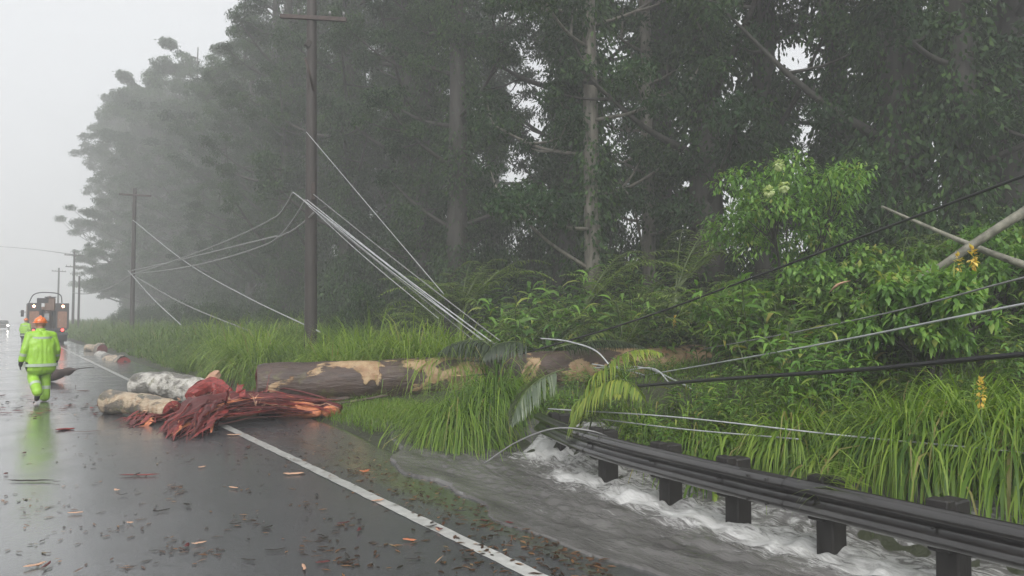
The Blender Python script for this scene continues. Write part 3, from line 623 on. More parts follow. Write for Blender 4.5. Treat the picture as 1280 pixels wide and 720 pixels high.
x, y = pd(1205, 7.1); clump('grass_clump', x, y, 900, 1.55, .5, 'biggest weeping grass clump behind the rail below an orange yellow flower', 59, wd=.017, tone=(.35, .95), bias=TOC)
x, y = pd(1275, 6.6); clump('grass_clump', x, y, 820, 1.5, .5, 'weeping grass clump at the rail under the low black cable', 60, wd=.017, tone=(.3, .9), bias=TOC)
x, y = pd(1350, 6.2); clump('grass_clump', x, y, 600, 1.45, .5, 'weeping grass clump behind the end of the visible rail', 61, wd=.017, tone=(.3, .9), bias=TOC)
vp = [clump('grass_clump', 0, 0, 330, [1.7, 1.5, 1.9][i], .5, '', 160+i, wd=.024, tone=(.4, 1.0), lean=(.1, .7), droop=(1.4, 3.6)) for i in range(3)]
g = np.random.default_rng(63)
for i in range(44):
    px = g.uniform(230, 600); d = g.uniform(16.2, 19) if px > 400 else g.uniform(19, 36); x, y = pd(px, d)
    if x < 5.5: x = 5.5+g.uniform(0, .6)
    o = vp[i] if i < 3 else vp[i % 3].copy()
    if i >= 3: C.objects.link(o)
    o.location = (x, y, gzf(x, y)); s_ = g.uniform(.85, 1.2); o.scale = (s_, s_, s_); o.rotation_euler = (0, 0, g.uniform(0, 6.28))
    tag(o, ['tall', 'low', 'wide'][i % 3]+' arching grass clump on the verge '+mark(x, y), 'grass clump', 'grass clumps on the verge')
for i, (px, d, lab) in enumerate([(1160, 6.9, 'broad bladed dark grass between two weeping clumps behind the rail'), (1245, 6.7, 'broad bladed grass under the orange yellow flower stalk'), (1030, 7.7, 'broad bladed grass beside the fountain of grass'), (905, 8.4, 'broad bladed low grass near the short wire end')]):
    x, y = pd(px, d); clump('grass_clump', x, y, 260, [1.25, 1.35, .95, .7][i], .5, lab, 170+i, wd=.034, tone=(.05, .7), lean=(.2, 1.0), droop=(3.0, 6.0), bias=TOC)
# a tuft lying over the rail
cx_, cy_ = 5.5, 3.28; mb = MB(); g = np.random.default_rng(62); n = 46
D = np.stack([g.normal(-.3, .25, n), g.normal(.75, .35, n), g.uniform(.15, .6, n)], 1)
strips(mb, g.normal(0, .07, (n, 3)), D, g.uniform(.25, .55, n), .014, g.uniform(.8, 1.6, n), 5, 'blade', g.uniform(.55, 1, n)); tag(mb.build('grass_tuft', M['cane'], loc=(cx_, cy_, .42)), 'torn bright grass tuft lying over the top of the rail', 'grass tuft')

# --- ginger plants: leafy stalks
def ginger(seed, h=1.6, ns=9, ll=.42, lw=.075, spread=.5):
    g = np.random.default_rng(seed); st = MB(); lf = MB()
    for i in range(ns):
        a = g.uniform(0, 6.28); l = g.uniform(.1, .7); H = h*g.uniform(.6, 1.1); b0 = np.array([g.normal(0, spread*.4), g.normal(0, spread*.4), -.05])
        t_ = np.linspace(0, 1, 9); P = b0+np.stack([np.cos(a)*l*H*t_**1.7, np.sin(a)*l*H*t_**1.7, H*(t_-.22*l*t_**2.5)], 1)
        tube(st, P, np.linspace(.012, .005, 9), 5, cap=False)
        m_ = int(H*11); ts = np.linspace(.2, 1, m_); Q = np.stack([np.interp(ts, t_, P[:, k_]) for k_ in range(3)], 1)
        s = np.where(np.arange(m_) % 2, 1, -1)*1.0; aa = a+s*1.25+g.normal(0, .45, m_)
        D = np.stack([np.cos(aa), np.sin(aa), g.uniform(.15, .75, m_)], 1)
        strips(lf, Q, D, ll*g.uniform(.65, 1.15, m_), lw*g.uniform(.8, 1.2, m_), g.uniform(.6, 1.6, m_), 4, 'leaf', np.clip(g.normal(.5, .28, m_), 0, 1), roll=g.normal(0, .35, m_))
    return st, lf
def plant_proto(name, sts, lab, cat, group, leafm='leaf'):
    e = empty(name); tag(e, lab, cat, group); sts[0].build('stems', M['stem'], e); sts[1].build('foliage', M[leafm], e); return e
gingers = [plant_proto('ginger_plant', ginger(70+i, h=[1.3, 1.7, 1.1][i]), '', 'plant', None, ['leaf', 'bright_leaf', 'leaf'][i]) for i in range(3)]
used = set()
def place(proto, x, y, s, rz, label, group=None, sink=0.0):
    if proto in used: o = copy_tree(proto)
    else: o = proto; used.add(proto)
    o.location = (x, y, gzf(x, y)-sink); o.rotation_euler = (0, 0, rz); o.scale = (s, s, s*random.uniform(.9, 1.1)); o['label'] = label
    if group: o['group'] = group
    return o
g = np.random.default_rng(80)
for i in range(46):
    px = g.uniform(600, 900); d = g.uniform(17.5, 22.5); x, y = pd(px, d)
    place(gingers[i % 3], x, y, g.uniform(.95, 1.4)*(1.25 if d > 19.5 else 1), g.uniform(0, 6.28), ['dark', 'tall bright', 'short dark'][i % 3]+' ginger plant behind the fallen trunk '+mark(x, y), 'ginger plants behind the trunk')
for i in range(46):
    px = g.uniform(890, 1330); d = g.uniform(10.2, 15.5); x, y = pd(px, d)
    place(gingers[i % 3], x, y, g.uniform(.7, 1.15), g.uniform(0, 6.28), ['dark', 'tall bright', 'short dark'][i % 3]+' ginger plant on the cable strewn bank '+mark(x, y), 'ginger plants on the bank')
for i in range(34):
    px = g.uniform(780, 1330); d = g.uniform(7.9, 10.6); x, y = pd(px, d)
    place(gingers[i % 3], x, y, g.uniform(.4, .75)*(.62 if px < 950 else 1), g.uniform(0, 6.28), ['dark', 'tall bright', 'short dark'][i % 3]+' ginger plant low on the bank near the rail '+mark(x, y), 'ginger plants near the rail')
for i in range(26):
    px = g.uniform(640, 930); d = g.uniform(10.6, 14.2); x, y = pd(px, d)
    place(gingers[i % 3], x, y, g.uniform(.22, .34), g.uniform(0, 6.28), 'low leafy plant between trunk and rail '+mark(x, y), 'low plants in front of the trunk')

# --- ferns
def fern_frond(lf, st, base, az, L, seed, pin=.32, rise=1.0, tone=(.3, .8), droop=1.6, npair=26, pw=.03, pdroop=.5):
    g = np.random.default_rng(seed); n = 16; d = np.array([math.cos(az), math.sin(az), rise]); d /= np.linalg.norm(d); P = [np.array(base, float)]
    for k_ in range(n-1):
        d = d+np.array([0, 0, -1])*droop/n*(k_+1)/n*2; d /= np.linalg.norm(d); P.append(P[-1]+d*L/(n-1))
    P = np.array(P); tube(st, P, np.linspace(.012, .003, n), 5, cap=False)
    ts = np.linspace(.12, .99, npair); Q = np.stack([np.interp(ts*(n-1), np.arange(n), P[:, k_]) for k_ in range(3)], 1)
    T_ = np.gradient(P, axis=0); T_ /= np.linalg.norm(T_, axis=1, keepdims=True); TT = np.stack([np.interp(ts*(n-1), np.arange(n), T_[:, k_]) for k_ in range(3)], 1)
    side = np.cross(TT, [0, 0, 1.]); side /= np.linalg.norm(side, axis=1, keepdims=True)+1e-9
    pl = pin*np.interp(ts, [0, .25, .6, 1], [.5, 1, .85, .15])
    for s in (-1, 1):
        D = side*s+TT*.55+np.array([0, 0, .1])+g.normal(0, .08, (npair, 3))
        strips(lf, Q, D, pl*g.uniform(.85, 1.1, npair), pw*g.uniform(.8, 1.2, npair), pdroop, 3, 'leaf', np.clip(g.normal(sum(tone)/2, (tone[1]-tone[0])/4, npair), 0, 1))
def fern(seed, nf=9, L=1.3, stemh=.3, wind=None, pin=.3):
    g = np.random.default_rng(seed); lf, st = MB(), MB(); tube(st, [(0, 0, -.1), (0, 0, stemh)], [.06, .05], 7)
    for i in range(nf):
        az = i*6.283/nf+g.normal(0, .25)
        if wind is not None: az = wind+g.normal(0, .8)
        fern_frond(lf, st, (0, 0, stemh), az, L*g.uniform(.75, 1.1), seed*50+i, pin=pin, rise=g.uniform(.7, 1.8), droop=g.uniform(1.2, 2.2))
    return st, lf
ferns = [plant_proto('fern', fern(90, 10, 1.5, .5), '', 'fern', None, 'fern'), plant_proto('fern', fern(91, 9, 1.7, .9, wind=-.6, pin=.34), '', 'fern', None, 'fern'), plant_proto('fern', fern(92, 8, 1.1, .2), '', 'fern', None, 'fern')]
for (px, d, s, k_, lab) in [(575, 21, 1.05, 1, 'pale fern bent by the wind behind the bundle of torn cables'), (730, 21, 1.15, 1, 'tall fern with bent fronds at the foot of the pale trunk'), (790, 20.5, 1.1, 0, 'broad fern in front of the dark forest wall'),
                            (845, 20, 1.2, 1, 'wind bent fern standing right of a broad fern'), (880, 19, .95, 0, 'yellowish fern below the flowering shrub'), (690, 20.5, .9, 0, 'fern rising from the thicket behind the trunk middle'), (905, 16, .9, 2, 'small fern by the buried end of the trunk')]:
    x, y = pd(px, d*.94); place(ferns[k_], x, y, s*1.6, random.uniform(-.3, .3) if k_ == 1 else random.uniform(0, 6), lab)
for i in range(34):
    px = g.uniform(540, 1290); d = g.uniform(17, 22) if px < 900 else g.uniform(13, 17); x, y = pd(px, d)
    place(ferns[i % 3], x, y, g.uniform(.9, 1.5), g.uniform(0, 6.28), ['broad', 'wind bent', 'small'][i % 3]+' fern in the thicket under the forest '+mark(x, y), 'ferns in the thicket')

# --- torn palm fronds
def palm(name, base, az, L, seed, mat, label, rise=.6, pin=.5, droop=1.6, tone=(.3, .9), pd_=1.2, npair=30, pw=.035):
    lf, st = MB(), MB(); fern_frond(lf, st, (0, 0, 0), az, L, seed, pin=pin, rise=rise, tone=tone, droop=droop, npair=npair, pw=pw, pdroop=pd_)
    e = empty(name, base); tag(e, label, 'palm frond'); st.build('rib', M['stem'], e); lf.build('leaflets', M[mat], e); return e
LEFT = math.atan2(math.sin(yaw), -math.cos(yaw)); RIGHT = LEFT-math.pi
palm('palm_frond', pix(712, 538, 9.4), RIGHT-.5, 1.75, 100, 'palm_yellow', 'torn yellow green palm frond arching over the end of the rail', rise=2.2, droop=1.9, pin=.62, pd_=1.2, npair=64, pw=.026)
palm('palm_frond', pix(735, 545, 9.3), RIGHT-1.2, 1.2, 101, 'palm_yellow', 'smaller yellow palm frond hanging behind the rail end', rise=2.2, droop=2.2, pin=.5, pd_=1.6, npair=54, pw=.024)
palm('palm_frond', pix(705, 462, 10.2), LEFT+.5, 1.15, 102, 'palm_grey', 'wet grey green palm frond hanging into the flood beside the rail end', rise=-.2, droop=1.9, pin=.5, pd_=1.0, npair=52, pw=.026)
palm('palm_frond', pix(722, 540, 9.3), RIGHT-.9, 1.5, 108, 'palm_yellow', 'yellow palm frond bending lowest over the rail end', rise=2.0, droop=2.6, pin=.6, pd_=1.8, npair=60, pw=.026)
palm('palm_frond', pix(648, 440, 15.5), LEFT+.1, 1.8, 103, 'palm_dark', 'dark palm frond draped over the fallen trunk', rise=.45, droop=1.3, pin=.75, pd_=2.2, npair=70, pw=.03)
palm('palm_frond', pix(665, 432, 15.4), LEFT+.5, 1.3, 104, 'palm_dark', 'short dark frond where the cables reach the trunk', rise=.3, droop=1.6, pin=.6, pd_=2.2, npair=54, pw=.03)
palm('palm_frond', pix(690, 436, 15.9), RIGHT+.1, 2.1, 105, 'palm_dark', 'long dark frond lying along the middle of the trunk', rise=.25, droop=.7, pin=.5, pd_=1.6, npair=64, pw=.03)
palm('palm_frond', pix(770, 480, 13.0), RIGHT+.9, 1.2, 106, 'palm_grey', 'green frond sticking up between the trunk and black cables', rise=.9, droop=1.6, pin=.35)
palm('palm_frond', pix(690, 440, 17.2), RIGHT+.3, 1.5, 107, 'fern', 'light green frond standing up behind the trunk middle', rise=1.2, droop=1.4, pin=.38)

# --- flowering shrub
def shrub(name, x, y, h, rx_, rz_, nl, ls, seed, label, mat='bright_leaf', cz=.62, group=None, ncl=60, cat='shrub'):
    g = np.random.default_rng(seed); z = gzf(x, y); e = empty(name, (x, y, z)); tag(e, label, cat, group); st, lf = MB(), MB()
    c = np.array([0, 0, h*cz]); u = unit(ncl, g)*(g.uniform(.25, 1, ncl)**.5)[:, None]*np.array([rx_, rx_, rz_])
    cl = c+u; rad = g.uniform(.16, .30, ncl)*(rx_+rz_)/2*1.1
    for i in range(6): 
        q = cl[i]; tube(st, smoothpath([(g.normal(0, .08), g.normal(0, .08), -.1), (q[0]*.3, q[1]*.3, h*.35), q], 8), np.linspace(.04, .012, 9), 6, cap=False)
    for i in range(6, ncl):
        j = int(np.argmin(((cl[:6]-cl[i])**2).sum(1))); tube(st, smoothpath([cl[j]*.75, (cl[j]+cl[i])/2+[0, 0, -.06], cl[i]], 4), .008, 4, cap=False)
    per = g.multinomial(nl, rad**2/(rad**2).sum()); k_ = np.repeat(np.arange(ncl), per)
    P = cl[k_]+unit(nl, g)*(rad[k_]*g.uniform(.1, 1, nl)**.45)[:, None]*np.array([1, 1, .7])
    D = unit(nl, g)+np.array([0, 0, -.15])+(P-cl[k_])/rad[k_][:, None]*.8
    ht = np.clip((P[:, 2]-h*(cz-.35))/(h*.6), 0, 1)
    strips(lf, P, D, ls*g.uniform(.6, 1.3, nl), ls*.42*g.uniform(.7, 1.2, nl), .6, 2, 'leaf', np.clip(g.normal(.5, .2, nl)+np.repeat(g.normal(0, .12, ncl), per), 0, 1))
    st.build('stems', M['trunk'], e); lf.build('foliage', M[mat], e); return e
x, y = pd(985, 14.0)
fs = shrub('flowering_shrub', x, y, 3.75, 1.55, 1.1, 6200, .14, 110, 'bright green flowering shrub with three pale blossoms against the dark forest', cz=.74, ncl=75)
for (px, py) in [(974, 206), (980, 233), (961, 239)]:
    q = pix(px, py, 12.35); mb = MB(); gg = np.random.default_rng(px); n = 60; u = unit(n, gg)
    strips(mb, u*.05, u+unit(n, gg)*.5, .07, .075, .6, 2, 'leaf', gg.uniform(0, 1, n)); b = mb.build('blossom', M['petal_white'], fs); b.location = Vector(q)-fs.location
def flower(px, py, d, mat, label, n=40, s=.1):
    q = pix(px, py, d); mb = MB(); gg = np.random.default_rng(px); u = unit(n, gg)*np.array([.6, .6, 1.2]); strips(mb, u*np.array([.03, .03, .09]), u+unit(n, gg)*.6, s*gg.uniform(.35, .8, n), s*.4, .4, 2, 'leaf', gg.uniform(0, 1, n))
    tube(mb, [(0, 0, -.5), (0, 0, 0)], .008, 5, mi=1)
    e = empty('ginger_flower', q); tag(e, label, 'flower'); o = mb.build('petals', [M[mat], M['stem']], e); return e
flower(1226, 491, 6.2, 'petal_yellow', 'orange yellow ginger flower above the biggest weeping grass clump', 60, .075)
flower(1216, 322, 9.2, 'petal_yellow', 'yellow flower where the two pale branches cross', 50, .13)
flower(1198, 330, 9.1, 'petal_yellow', 'low yellow flower beside the crossing pale branches', 30, .10)
flower(843, 402, 17.5, 'petal_yellow', 'pale yellow flower in the thicket behind the trunk', 34, .14)
flower(872, 378, 17.5, 'petal_white', 'whitish flower in the thicket below the flowering shrub', 30, .15)
for i, (px, d, h, rx_, rz_, mat, lab) in enumerate([
    (1150, 12.5, 2.0, 1.2, .7, 'leaf', 'dark leafy shrub under the crossing pale branches'), (1240, 11.4, 2.1, 1.2, .7, 'bright_leaf', 'broad light green shrub behind the weeping grass'),
    (1060, 13.0, 2.0, 1.1, .7, 'bright_leaf', 'low light green shrub below the flowering shrub'), (940, 14.6, 1.5, 1.0, .6, 'bright_leaf', 'bushy green shrub over the end of the trunk'),
    (1310, 12.0, 2.4, 1.3, .8, 'leaf', 'dark shrub on the bank beyond the pale branches'), (905, 18.0, 1.9, 1.1, .7, 'leaf', 'dark green shrub between the ferns and the flowering shrub'), (1110, 10.2, 1.4, .9, .5, 'leaf', 'low dark shrub just above the thick black cable'), (1155, 9.3, 1.75, .8, .5, 'bright_leaf', 'light shrub hiding the foot of the thick leaning branch')]):
    x, y = pd(px, d); shrub('leafy_shrub', x, y, h, rx_, rz_, 3800, .17, 120+i, lab, mat, ncl=34)
# leaning pale branches
def bough(pts, r, label, mat='branch_pale'):
    mb = MB(); P = smoothpath(pts, 24); c = P[0].copy(); tube(mb, P-c, np.linspace(r[0], r[1], len(P)), 9, wob=.06, seed=int(pts[0][0]*10)); return tag(mb.build('leaning_branch', M[mat], loc=c), label, 'branch')
bough([pix(1102, 258, 11.2), pix(1170, 288, 10.4), pix(1235, 315, 9.8), pix(1320, 345, 9.2)], (.018, .055), 'pale bare branch sloping down across a thicker one')
bough([pix(1130, 360, 9.9), pix(1170, 337, 9.7), pix(1235, 293, 9.5), pix(1330, 235, 9.3), pix(1400, 190, 9.2)], (.045, .075), 'thick lichen spotted pale branch leaning up out of the shrubs')
mb = MB(); c = pix(1048, 357, 12.0); P = smoothpath([pix(1036, 366, 12.1), pix(1048, 356, 12.0), pix(1063, 351, 12.0)], 10)-np.array(c); tube(mb, P, np.interp(np.linspace(0, 1, 11), [0, .4, 1], [.01, .06, .012]), 8, flat=.3, wob=.1); tag(mb.build('dead_leaf', M['red4'], loc=c), 'curled tan dead leaf sheath caught in the thicket', 'dead leaf')

# ================================================================== CABLES
def cable(pts, r, mat, label, sag=0.0, group=None, n=40):
    P = smoothpath(pts, n); t_ = np.linspace(0, 1, len(P)); P[:, 2] -= sag*4*t_*(1-t_)
    c = P[0].copy(); mb = MB(); tube(mb, P-c, r, 6); return tag(mb.build('fallen_cable', M[mat], loc=c), label, 'cable', group)
att = pix(384, 247, 20.9); left = pix(366, 240, 20.2)
for i, (a, m1, b_, r_, mt) in enumerate([((366, 240, 20.3), (470, 320, 18.4), (606, 428, 16.0), .013, 'cable_grey'), ((380, 250, 20.6), (480, 332, 18.2), (612, 431, 15.9), .012, 'cable_grey'), ((372, 244, 20.4), (452, 318, 18.7), (548, 398, 17.2), .010, 'cable_grey'),
                                         ((384, 250, 20.7), (492, 336, 18.0), (618, 430, 15.9), .016, 'cable_grey'), ((386, 258, 20.7), (500, 350, 18.0), (600, 432, 16.2), .011, 'cable_mid'), ((392, 243, 20.8), (498, 328, 18.2), (625, 426, 15.8), .013, 'cable_mid')]):
    cable([pix(*a), pix(*m1), pix(*b_)], r_, mt, 'pale torn cable of the bundle slanting from the pole to the trunk', group='torn cable bundle')
cable([pix(383, 165, 20.8), pix(470, 268, 19.2), pix(555, 368, 17.8)], .010, 'cable_grey', 'single pale wire slanting from high on the dark pole')
cable([pix(366, 241, 20.3), pix(345, 255, 22.5), pix(165, 343, 50)], .03, 'cable_mid', 'upper slack cable between the dark pole and the misty pole', sag=.4)
cable([pix(382, 250, 20.5), pix(335, 275, 24.5), pix(165, 342, 50)], .03, 'cable_mid', 'middle slack cable between the dark pole and the misty pole', sag=.8)
cable([pix(392, 266, 20.8), pix(362, 268, 21.8), pix(345, 275, 24), pix(165, 338, 50)], .03, 'cable_mid', 'lower slack cable looping off the dark pole towards the misty one', sag=.6)
cable([pix(166, 275, 50.2), pix(230, 326, 40), pix(310, 372, 29), pix(400, 415, 20.6)], .020, 'cable_grey', 'long pale wire dropping from the misty pole to the dark pole foot')
cable([pix(160, 338, 50), pix(190, 372, 44), pix(226, 406, 37)], .024, 'cable_grey', 'short pale wire dropping steeply into the far grass')
cable([pix(168, 345, 50), pix(230, 380, 40), pix(312, 414, 31)], .03, 'cable_mid', 'dull wire sinking into the grass left of the dark pole')
cable([pix(166, 342, 50), pix(130, 356, 60), pix(91, 366, 94)], .04, 'cable_mid', 'slack cable between the misty pole and the one behind the truck', sag=.4)
cable([pix(91, 318, 94), pix(45, 312, 120), pix(-30, 306, 170)], .05, 'cable_mid', 'faint wire running off into the white mist')
cable([pix(640, 446, 16.2), pix(780, 405, 13.6), pix(1000, 325, 10.3), pix(1280, 220, 7.6), (7.2, -16, 7.4)], .017, 'cable_black', 'long black cable rising over the bank across the dark forest', n=60)
cable([pix(770, 485, 10.8), pix(900, 474, 8.6), pix(1100, 460, 6.6), pix(1280, 443, 5.4), (7.0, -8, 1.6)], .021, 'cable_black', 'thick black cable stretched low over the bank')
cable([pix(800, 470, 13.6), pix(900, 453, 10.6), pix(1080, 420, 7.6), pix(1280, 380, 5.9), (7.2, -10, 3.2)], .011, 'cable_grey', 'thin pale wire above the thick black cable')
cable([pix(880, 436, 13.0), pix(1000, 414, 10.2), pix(1140, 384, 8.0), pix(1280, 347, 6.6), (7.2, -12, 4.2)], .010, 'cable_mid', 'thin grey wire below the leaning pale branches')
cable([pix(685, 511, 9.6), pix(840, 521, 8.3), pix(1060, 545, 6.9), pix(1280, 566, 5.9), (6.2, -4, .5)], .008, 'cable_grey', 'thin pale wire stretched just behind the rail')
cable([pix(752, 524, 9.3), pix(850, 536, 8.4), pix(1000, 549, 7.3)], .008, 'cable_grey', 'short pale wire end lying in the grass behind the rail')
cable([pix(606, 579, 9.1), pix(645, 553, 8.9), pix(700, 535, 8.6), pix(740, 539, 8.4), pix(770, 551, 8.7)], .009, 'cable_mid', 'springy grey wire end arching over the tip of the rail')
cable([pix(676, 423, 15.0), pix(715, 428, 14.4), pix(748, 441, 14.0), pix(766, 462, 13.8)], .016, 'cable_grey', 'white wire loop lying over the trunk')
cable([pix(742, 460, 14), pix(800, 459, 13.2), pix(845, 476, 12), pix(890, 500, 10.6), pix(940, 524, 9.6)], .014, 'cable_grey', 'white wire curving down from the trunk to the black cables')
cable([pix(762, 475, 13.4), pix(790, 462, 13.0), pix(820, 462, 12.6), pix(836, 478, 12.2)], .013, 'cable_grey', 'small white wire loop in front of the trunk')
cable([pix(740, 455, 14.0), pix(780, 462, 13.4), pix(810, 470, 13)], .011, 'cable_grey', 'short straight white wire across the trunk')
for i in range(5):
    o_ = i*3.2; cable([pix(780, 504+o_*.5, 11.6), pix(850, 509+o_, 10.6), pix(935, 519+o_, 9.6), pix(1060, 538+o_*.8, 8.6), pix(1105, 547+o_*.5, 8.2)], .02, 'cable_black', 'black cable of the slack bundle lying in the grass behind the rail', group='black cable bundle on the ground')

# ================================================================== FOREST
def make_tree(seed, H, r0, cb, spread, nl, leaves, ls, sub=4, cr=(.45, .95), bare=False, bias=None, flat=.65):
    g = np.random.default_rng(seed); tk, cl, rad = MB(), [], []
    t_ = np.linspace(0, 1, 14); wx_ = np.cumsum(g.normal(0, .10, 14))*H/33; wy_ = np.cumsum(g.normal(0, .10, 14))*H/33
    TP = np.stack([wx_*t_, wy_*t_, H*t_-.4*(t_ == 0)], 1); tr = r0*np.interp(t_, [0, .05, .6, 1], [1.25, 1, .6, .12])
    tube(tk, TP, tr, 10, wob=.03, seed=seed)
    for i in range(nl):
        f = cb+(1-cb)*(i+g.uniform(0, 1))/nl*.98; b0 = np.array([np.interp(f, t_, TP[:, k_]) for k_ in range(3)])
        a = i*2.4+g.normal(0, .5)
        if bias is not None and g.uniform() < .5: a = bias+g.normal(0, .6)
        L_ = spread*g.uniform(.6, 1.15)*np.interp((f-cb)/(1-cb), [0, .25, .7, 1], [.75, 1, .85, .35]); rise = g.uniform(.15, .85)
        tip = b0+np.array([math.cos(a)*L_, math.sin(a)*L_, L_*rise]); mid = b0+(tip-b0)*.5+np.array([0, 0, -.08*L_])
        LP = smoothpath([b0, mid, tip], 8); tube(tk, LP, np.linspace(r0*.26*np.interp(f, [0, 1], [1.1, .5]), .03, len(LP)), 6, cap=False)
        cl.append(tip); rad.append(g.uniform(*cr))
        for s in range(sub):
            q = LP[int(g.integers(3, len(LP)))]; e_ = q+unit(1, g)[0]*np.array([1, 1, .6])*L_*g.uniform(.25, .5)+np.array([0, 0, .15*L_])
            tube(tk, smoothpath([q, (q+e_)/2+[0, 0, -.1], e_], 4), np.linspace(.05, .015, 5), 4, cap=False); cl.append(e_); rad.append(g.uniform(*cr)*.85)
    cl = np.array(cl); rad = np.array(rad); per = g.multinomial(leaves, rad**2/(rad**2).sum()); k_ = np.repeat(np.arange(len(cl)), per)
    P = cl[k_]+unit(leaves, g)*(rad[k_]*g.uniform(0, 1, leaves)**.5)[:, None]*np.array([1, 1, flat])
    D = unit(leaves, g)*.8+np.array([0, 0, -.7]); lf = MB()
    diamonds(lf, P, D, ls*g.uniform(.6, 1.3, leaves), ls*.36*g.uniform(.7, 1.2, leaves), np.clip(g.normal(.45, .2, leaves)+np.repeat(g.normal(0, .15, len(cl)), per), 0, 1), g=g)
    return tk, lf
def vines(seed, H, r0, n, ls):
    g = np.random.default_rng(seed); lf = MB(); nb_ = 26; hb = g.uniform(1, H, nb_); ab = g.uniform(0, 6.28, nb_); k_ = g.integers(0, nb_, n)
    z = hb[k_]+g.normal(0, .8, n); a = ab[k_]+g.normal(0, .5, n); r = r0*.8+np.abs(g.normal(0, .35, n))
    P = np.stack([np.cos(a)*r, np.sin(a)*r, np.maximum(z, .2)], 1); D = np.stack([np.cos(a)*.5, np.sin(a)*.5, -np.ones(n)], 1)+unit(n, g)*.5
    diamonds(lf, P, D, ls*g.uniform(.6, 1.3, n), ls*.5, np.clip(g.normal(.5, .22, n), 0, 1), g=g); return lf
def tree_proto(i, tk, lf, vn, trunkmat):
    e = empty('forest_tree'); tk.build('trunk', M[trunkmat], e); lf.build('crown', M['tree_leaf'], e)
    if vn: vn.build('vines', M['dark_leaf'], e)
    return e
protos = []
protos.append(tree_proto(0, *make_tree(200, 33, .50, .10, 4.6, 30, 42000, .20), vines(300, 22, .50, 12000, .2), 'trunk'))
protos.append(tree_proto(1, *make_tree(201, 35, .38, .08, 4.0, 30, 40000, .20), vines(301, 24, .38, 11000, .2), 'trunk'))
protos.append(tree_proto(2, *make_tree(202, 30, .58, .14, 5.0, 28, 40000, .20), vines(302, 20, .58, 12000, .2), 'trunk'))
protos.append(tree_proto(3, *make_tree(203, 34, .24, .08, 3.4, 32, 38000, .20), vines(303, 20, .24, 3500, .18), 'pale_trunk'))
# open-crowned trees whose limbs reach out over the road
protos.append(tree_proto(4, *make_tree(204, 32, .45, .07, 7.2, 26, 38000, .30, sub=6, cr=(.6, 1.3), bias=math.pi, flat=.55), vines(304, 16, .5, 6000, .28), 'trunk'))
last_tree = [None, 0]
def put_tree(k_, x, y, s, rz, label, group=None, lean=(0, 0)):
    pr = protos[k_]
    if pr in used: o = copy_tree(pr)
    else: o = pr; used.add(pr)
    o.location = (x, y, gzf(x, y)-.2); o.scale = (s, s, s*random.uniform(.92, 1.1)); o.rotation_euler = (lean[0], lean[1], rz); tag(o, label or 'tree', 'tree', group); last_tree[0] = o; last_tree[1] = k_
    return o
g = np.random.default_rng(400)
taken = []
for (px, d, k_, s, lab) in [(742, 24, 3, 1.0, 'tall tree with a slim pale trunk rising behind the ferns'), (885, 24.5, 0, 1.0, 'broad dark trunked tree left of the flowering shrub'), (960, 25, 1, 1.0, 'straight dark tree directly behind the flowering shrub'),
                            (1128, 21, 2, 1.05, 'massive dark tree behind the crossing pale branches'), (1205, 20, 1, 1.05, 'thick dark tree beyond the leaning pale branches'), (1050, 25, 1, .95, 'slender dark tree between two massive ones'), (1275, 22, 2, 1.0, 'dark tree on the bank past the thick leaning branch'),
                            (812, 27, 3, .95, 'pale slim tree deeper in the forest behind the ferns')]:
    x, y = pd(px, d*.88); taken.append((x, y)); put_tree(k_, x, y, s, g.uniform(0, 6.28), lab)
FL = 'tall dark tree in the dense roadside forest'; FG = 'trees of the roadside forest'
cnt = 0
def recede(y): return max(0, y-44)*.075
for (X0, y0, y1, step) in [(15.5, 24, 74, 4.6), (19.5, 19, 86, 4.8), (24.5, 40, 98, 6)]:
    yy = y0
    while yy < y1:
        x = X0+recede(yy)+g.normal(0, .9); y = yy+g.normal(0, .9); far_s = np.interp(yy, [20, 44, 60, 100], [1, .95, .84, .95])
        if all((x-a)**2+(y-b_)**2 > 7 for a, b_ in taken):
            taken.append((x, y)); put_tree(int(g.choice([0, 1, 2, 3])), x, y, far_s*g.uniform(.9, 1.06), g.uniform(0, 6.28), '', FG); cnt += 1
            o_ = last_tree[0]; kk = last_tree[1]; o_['label'] = ['tall vine hung tree', 'slim vine hung tree', 'massive spreading tree', 'pale trunked tree'][kk]+' in the roadside forest '+mark(x, y)
        yy += step
for (X0, y0, y1, step) in [(15.8, 74, 160, 8.5), (21, 88, 170, 9), (28, 110, 180, 12), (11.5, 112, 165, 13)]:
    yy = y0
    while yy < y1:
        put_tree(4 if g.uniform() < .8 else 2, X0+recede(yy)+g.normal(0, 1), yy+g.normal(0, 1.2), np.interp(yy, [74, 100, 150], [.85, 1.05, 1.25])*g.uniform(.9, 1.08), g.normal(0, .5), '', 'misty trees along the far verge'); o_ = last_tree[0]; o_['label'] = ('spreading' if last_tree[1] == 4 else 'narrow')+' tree fading into the mist '+mark(o_.location.x, o_.location.y); yy += step

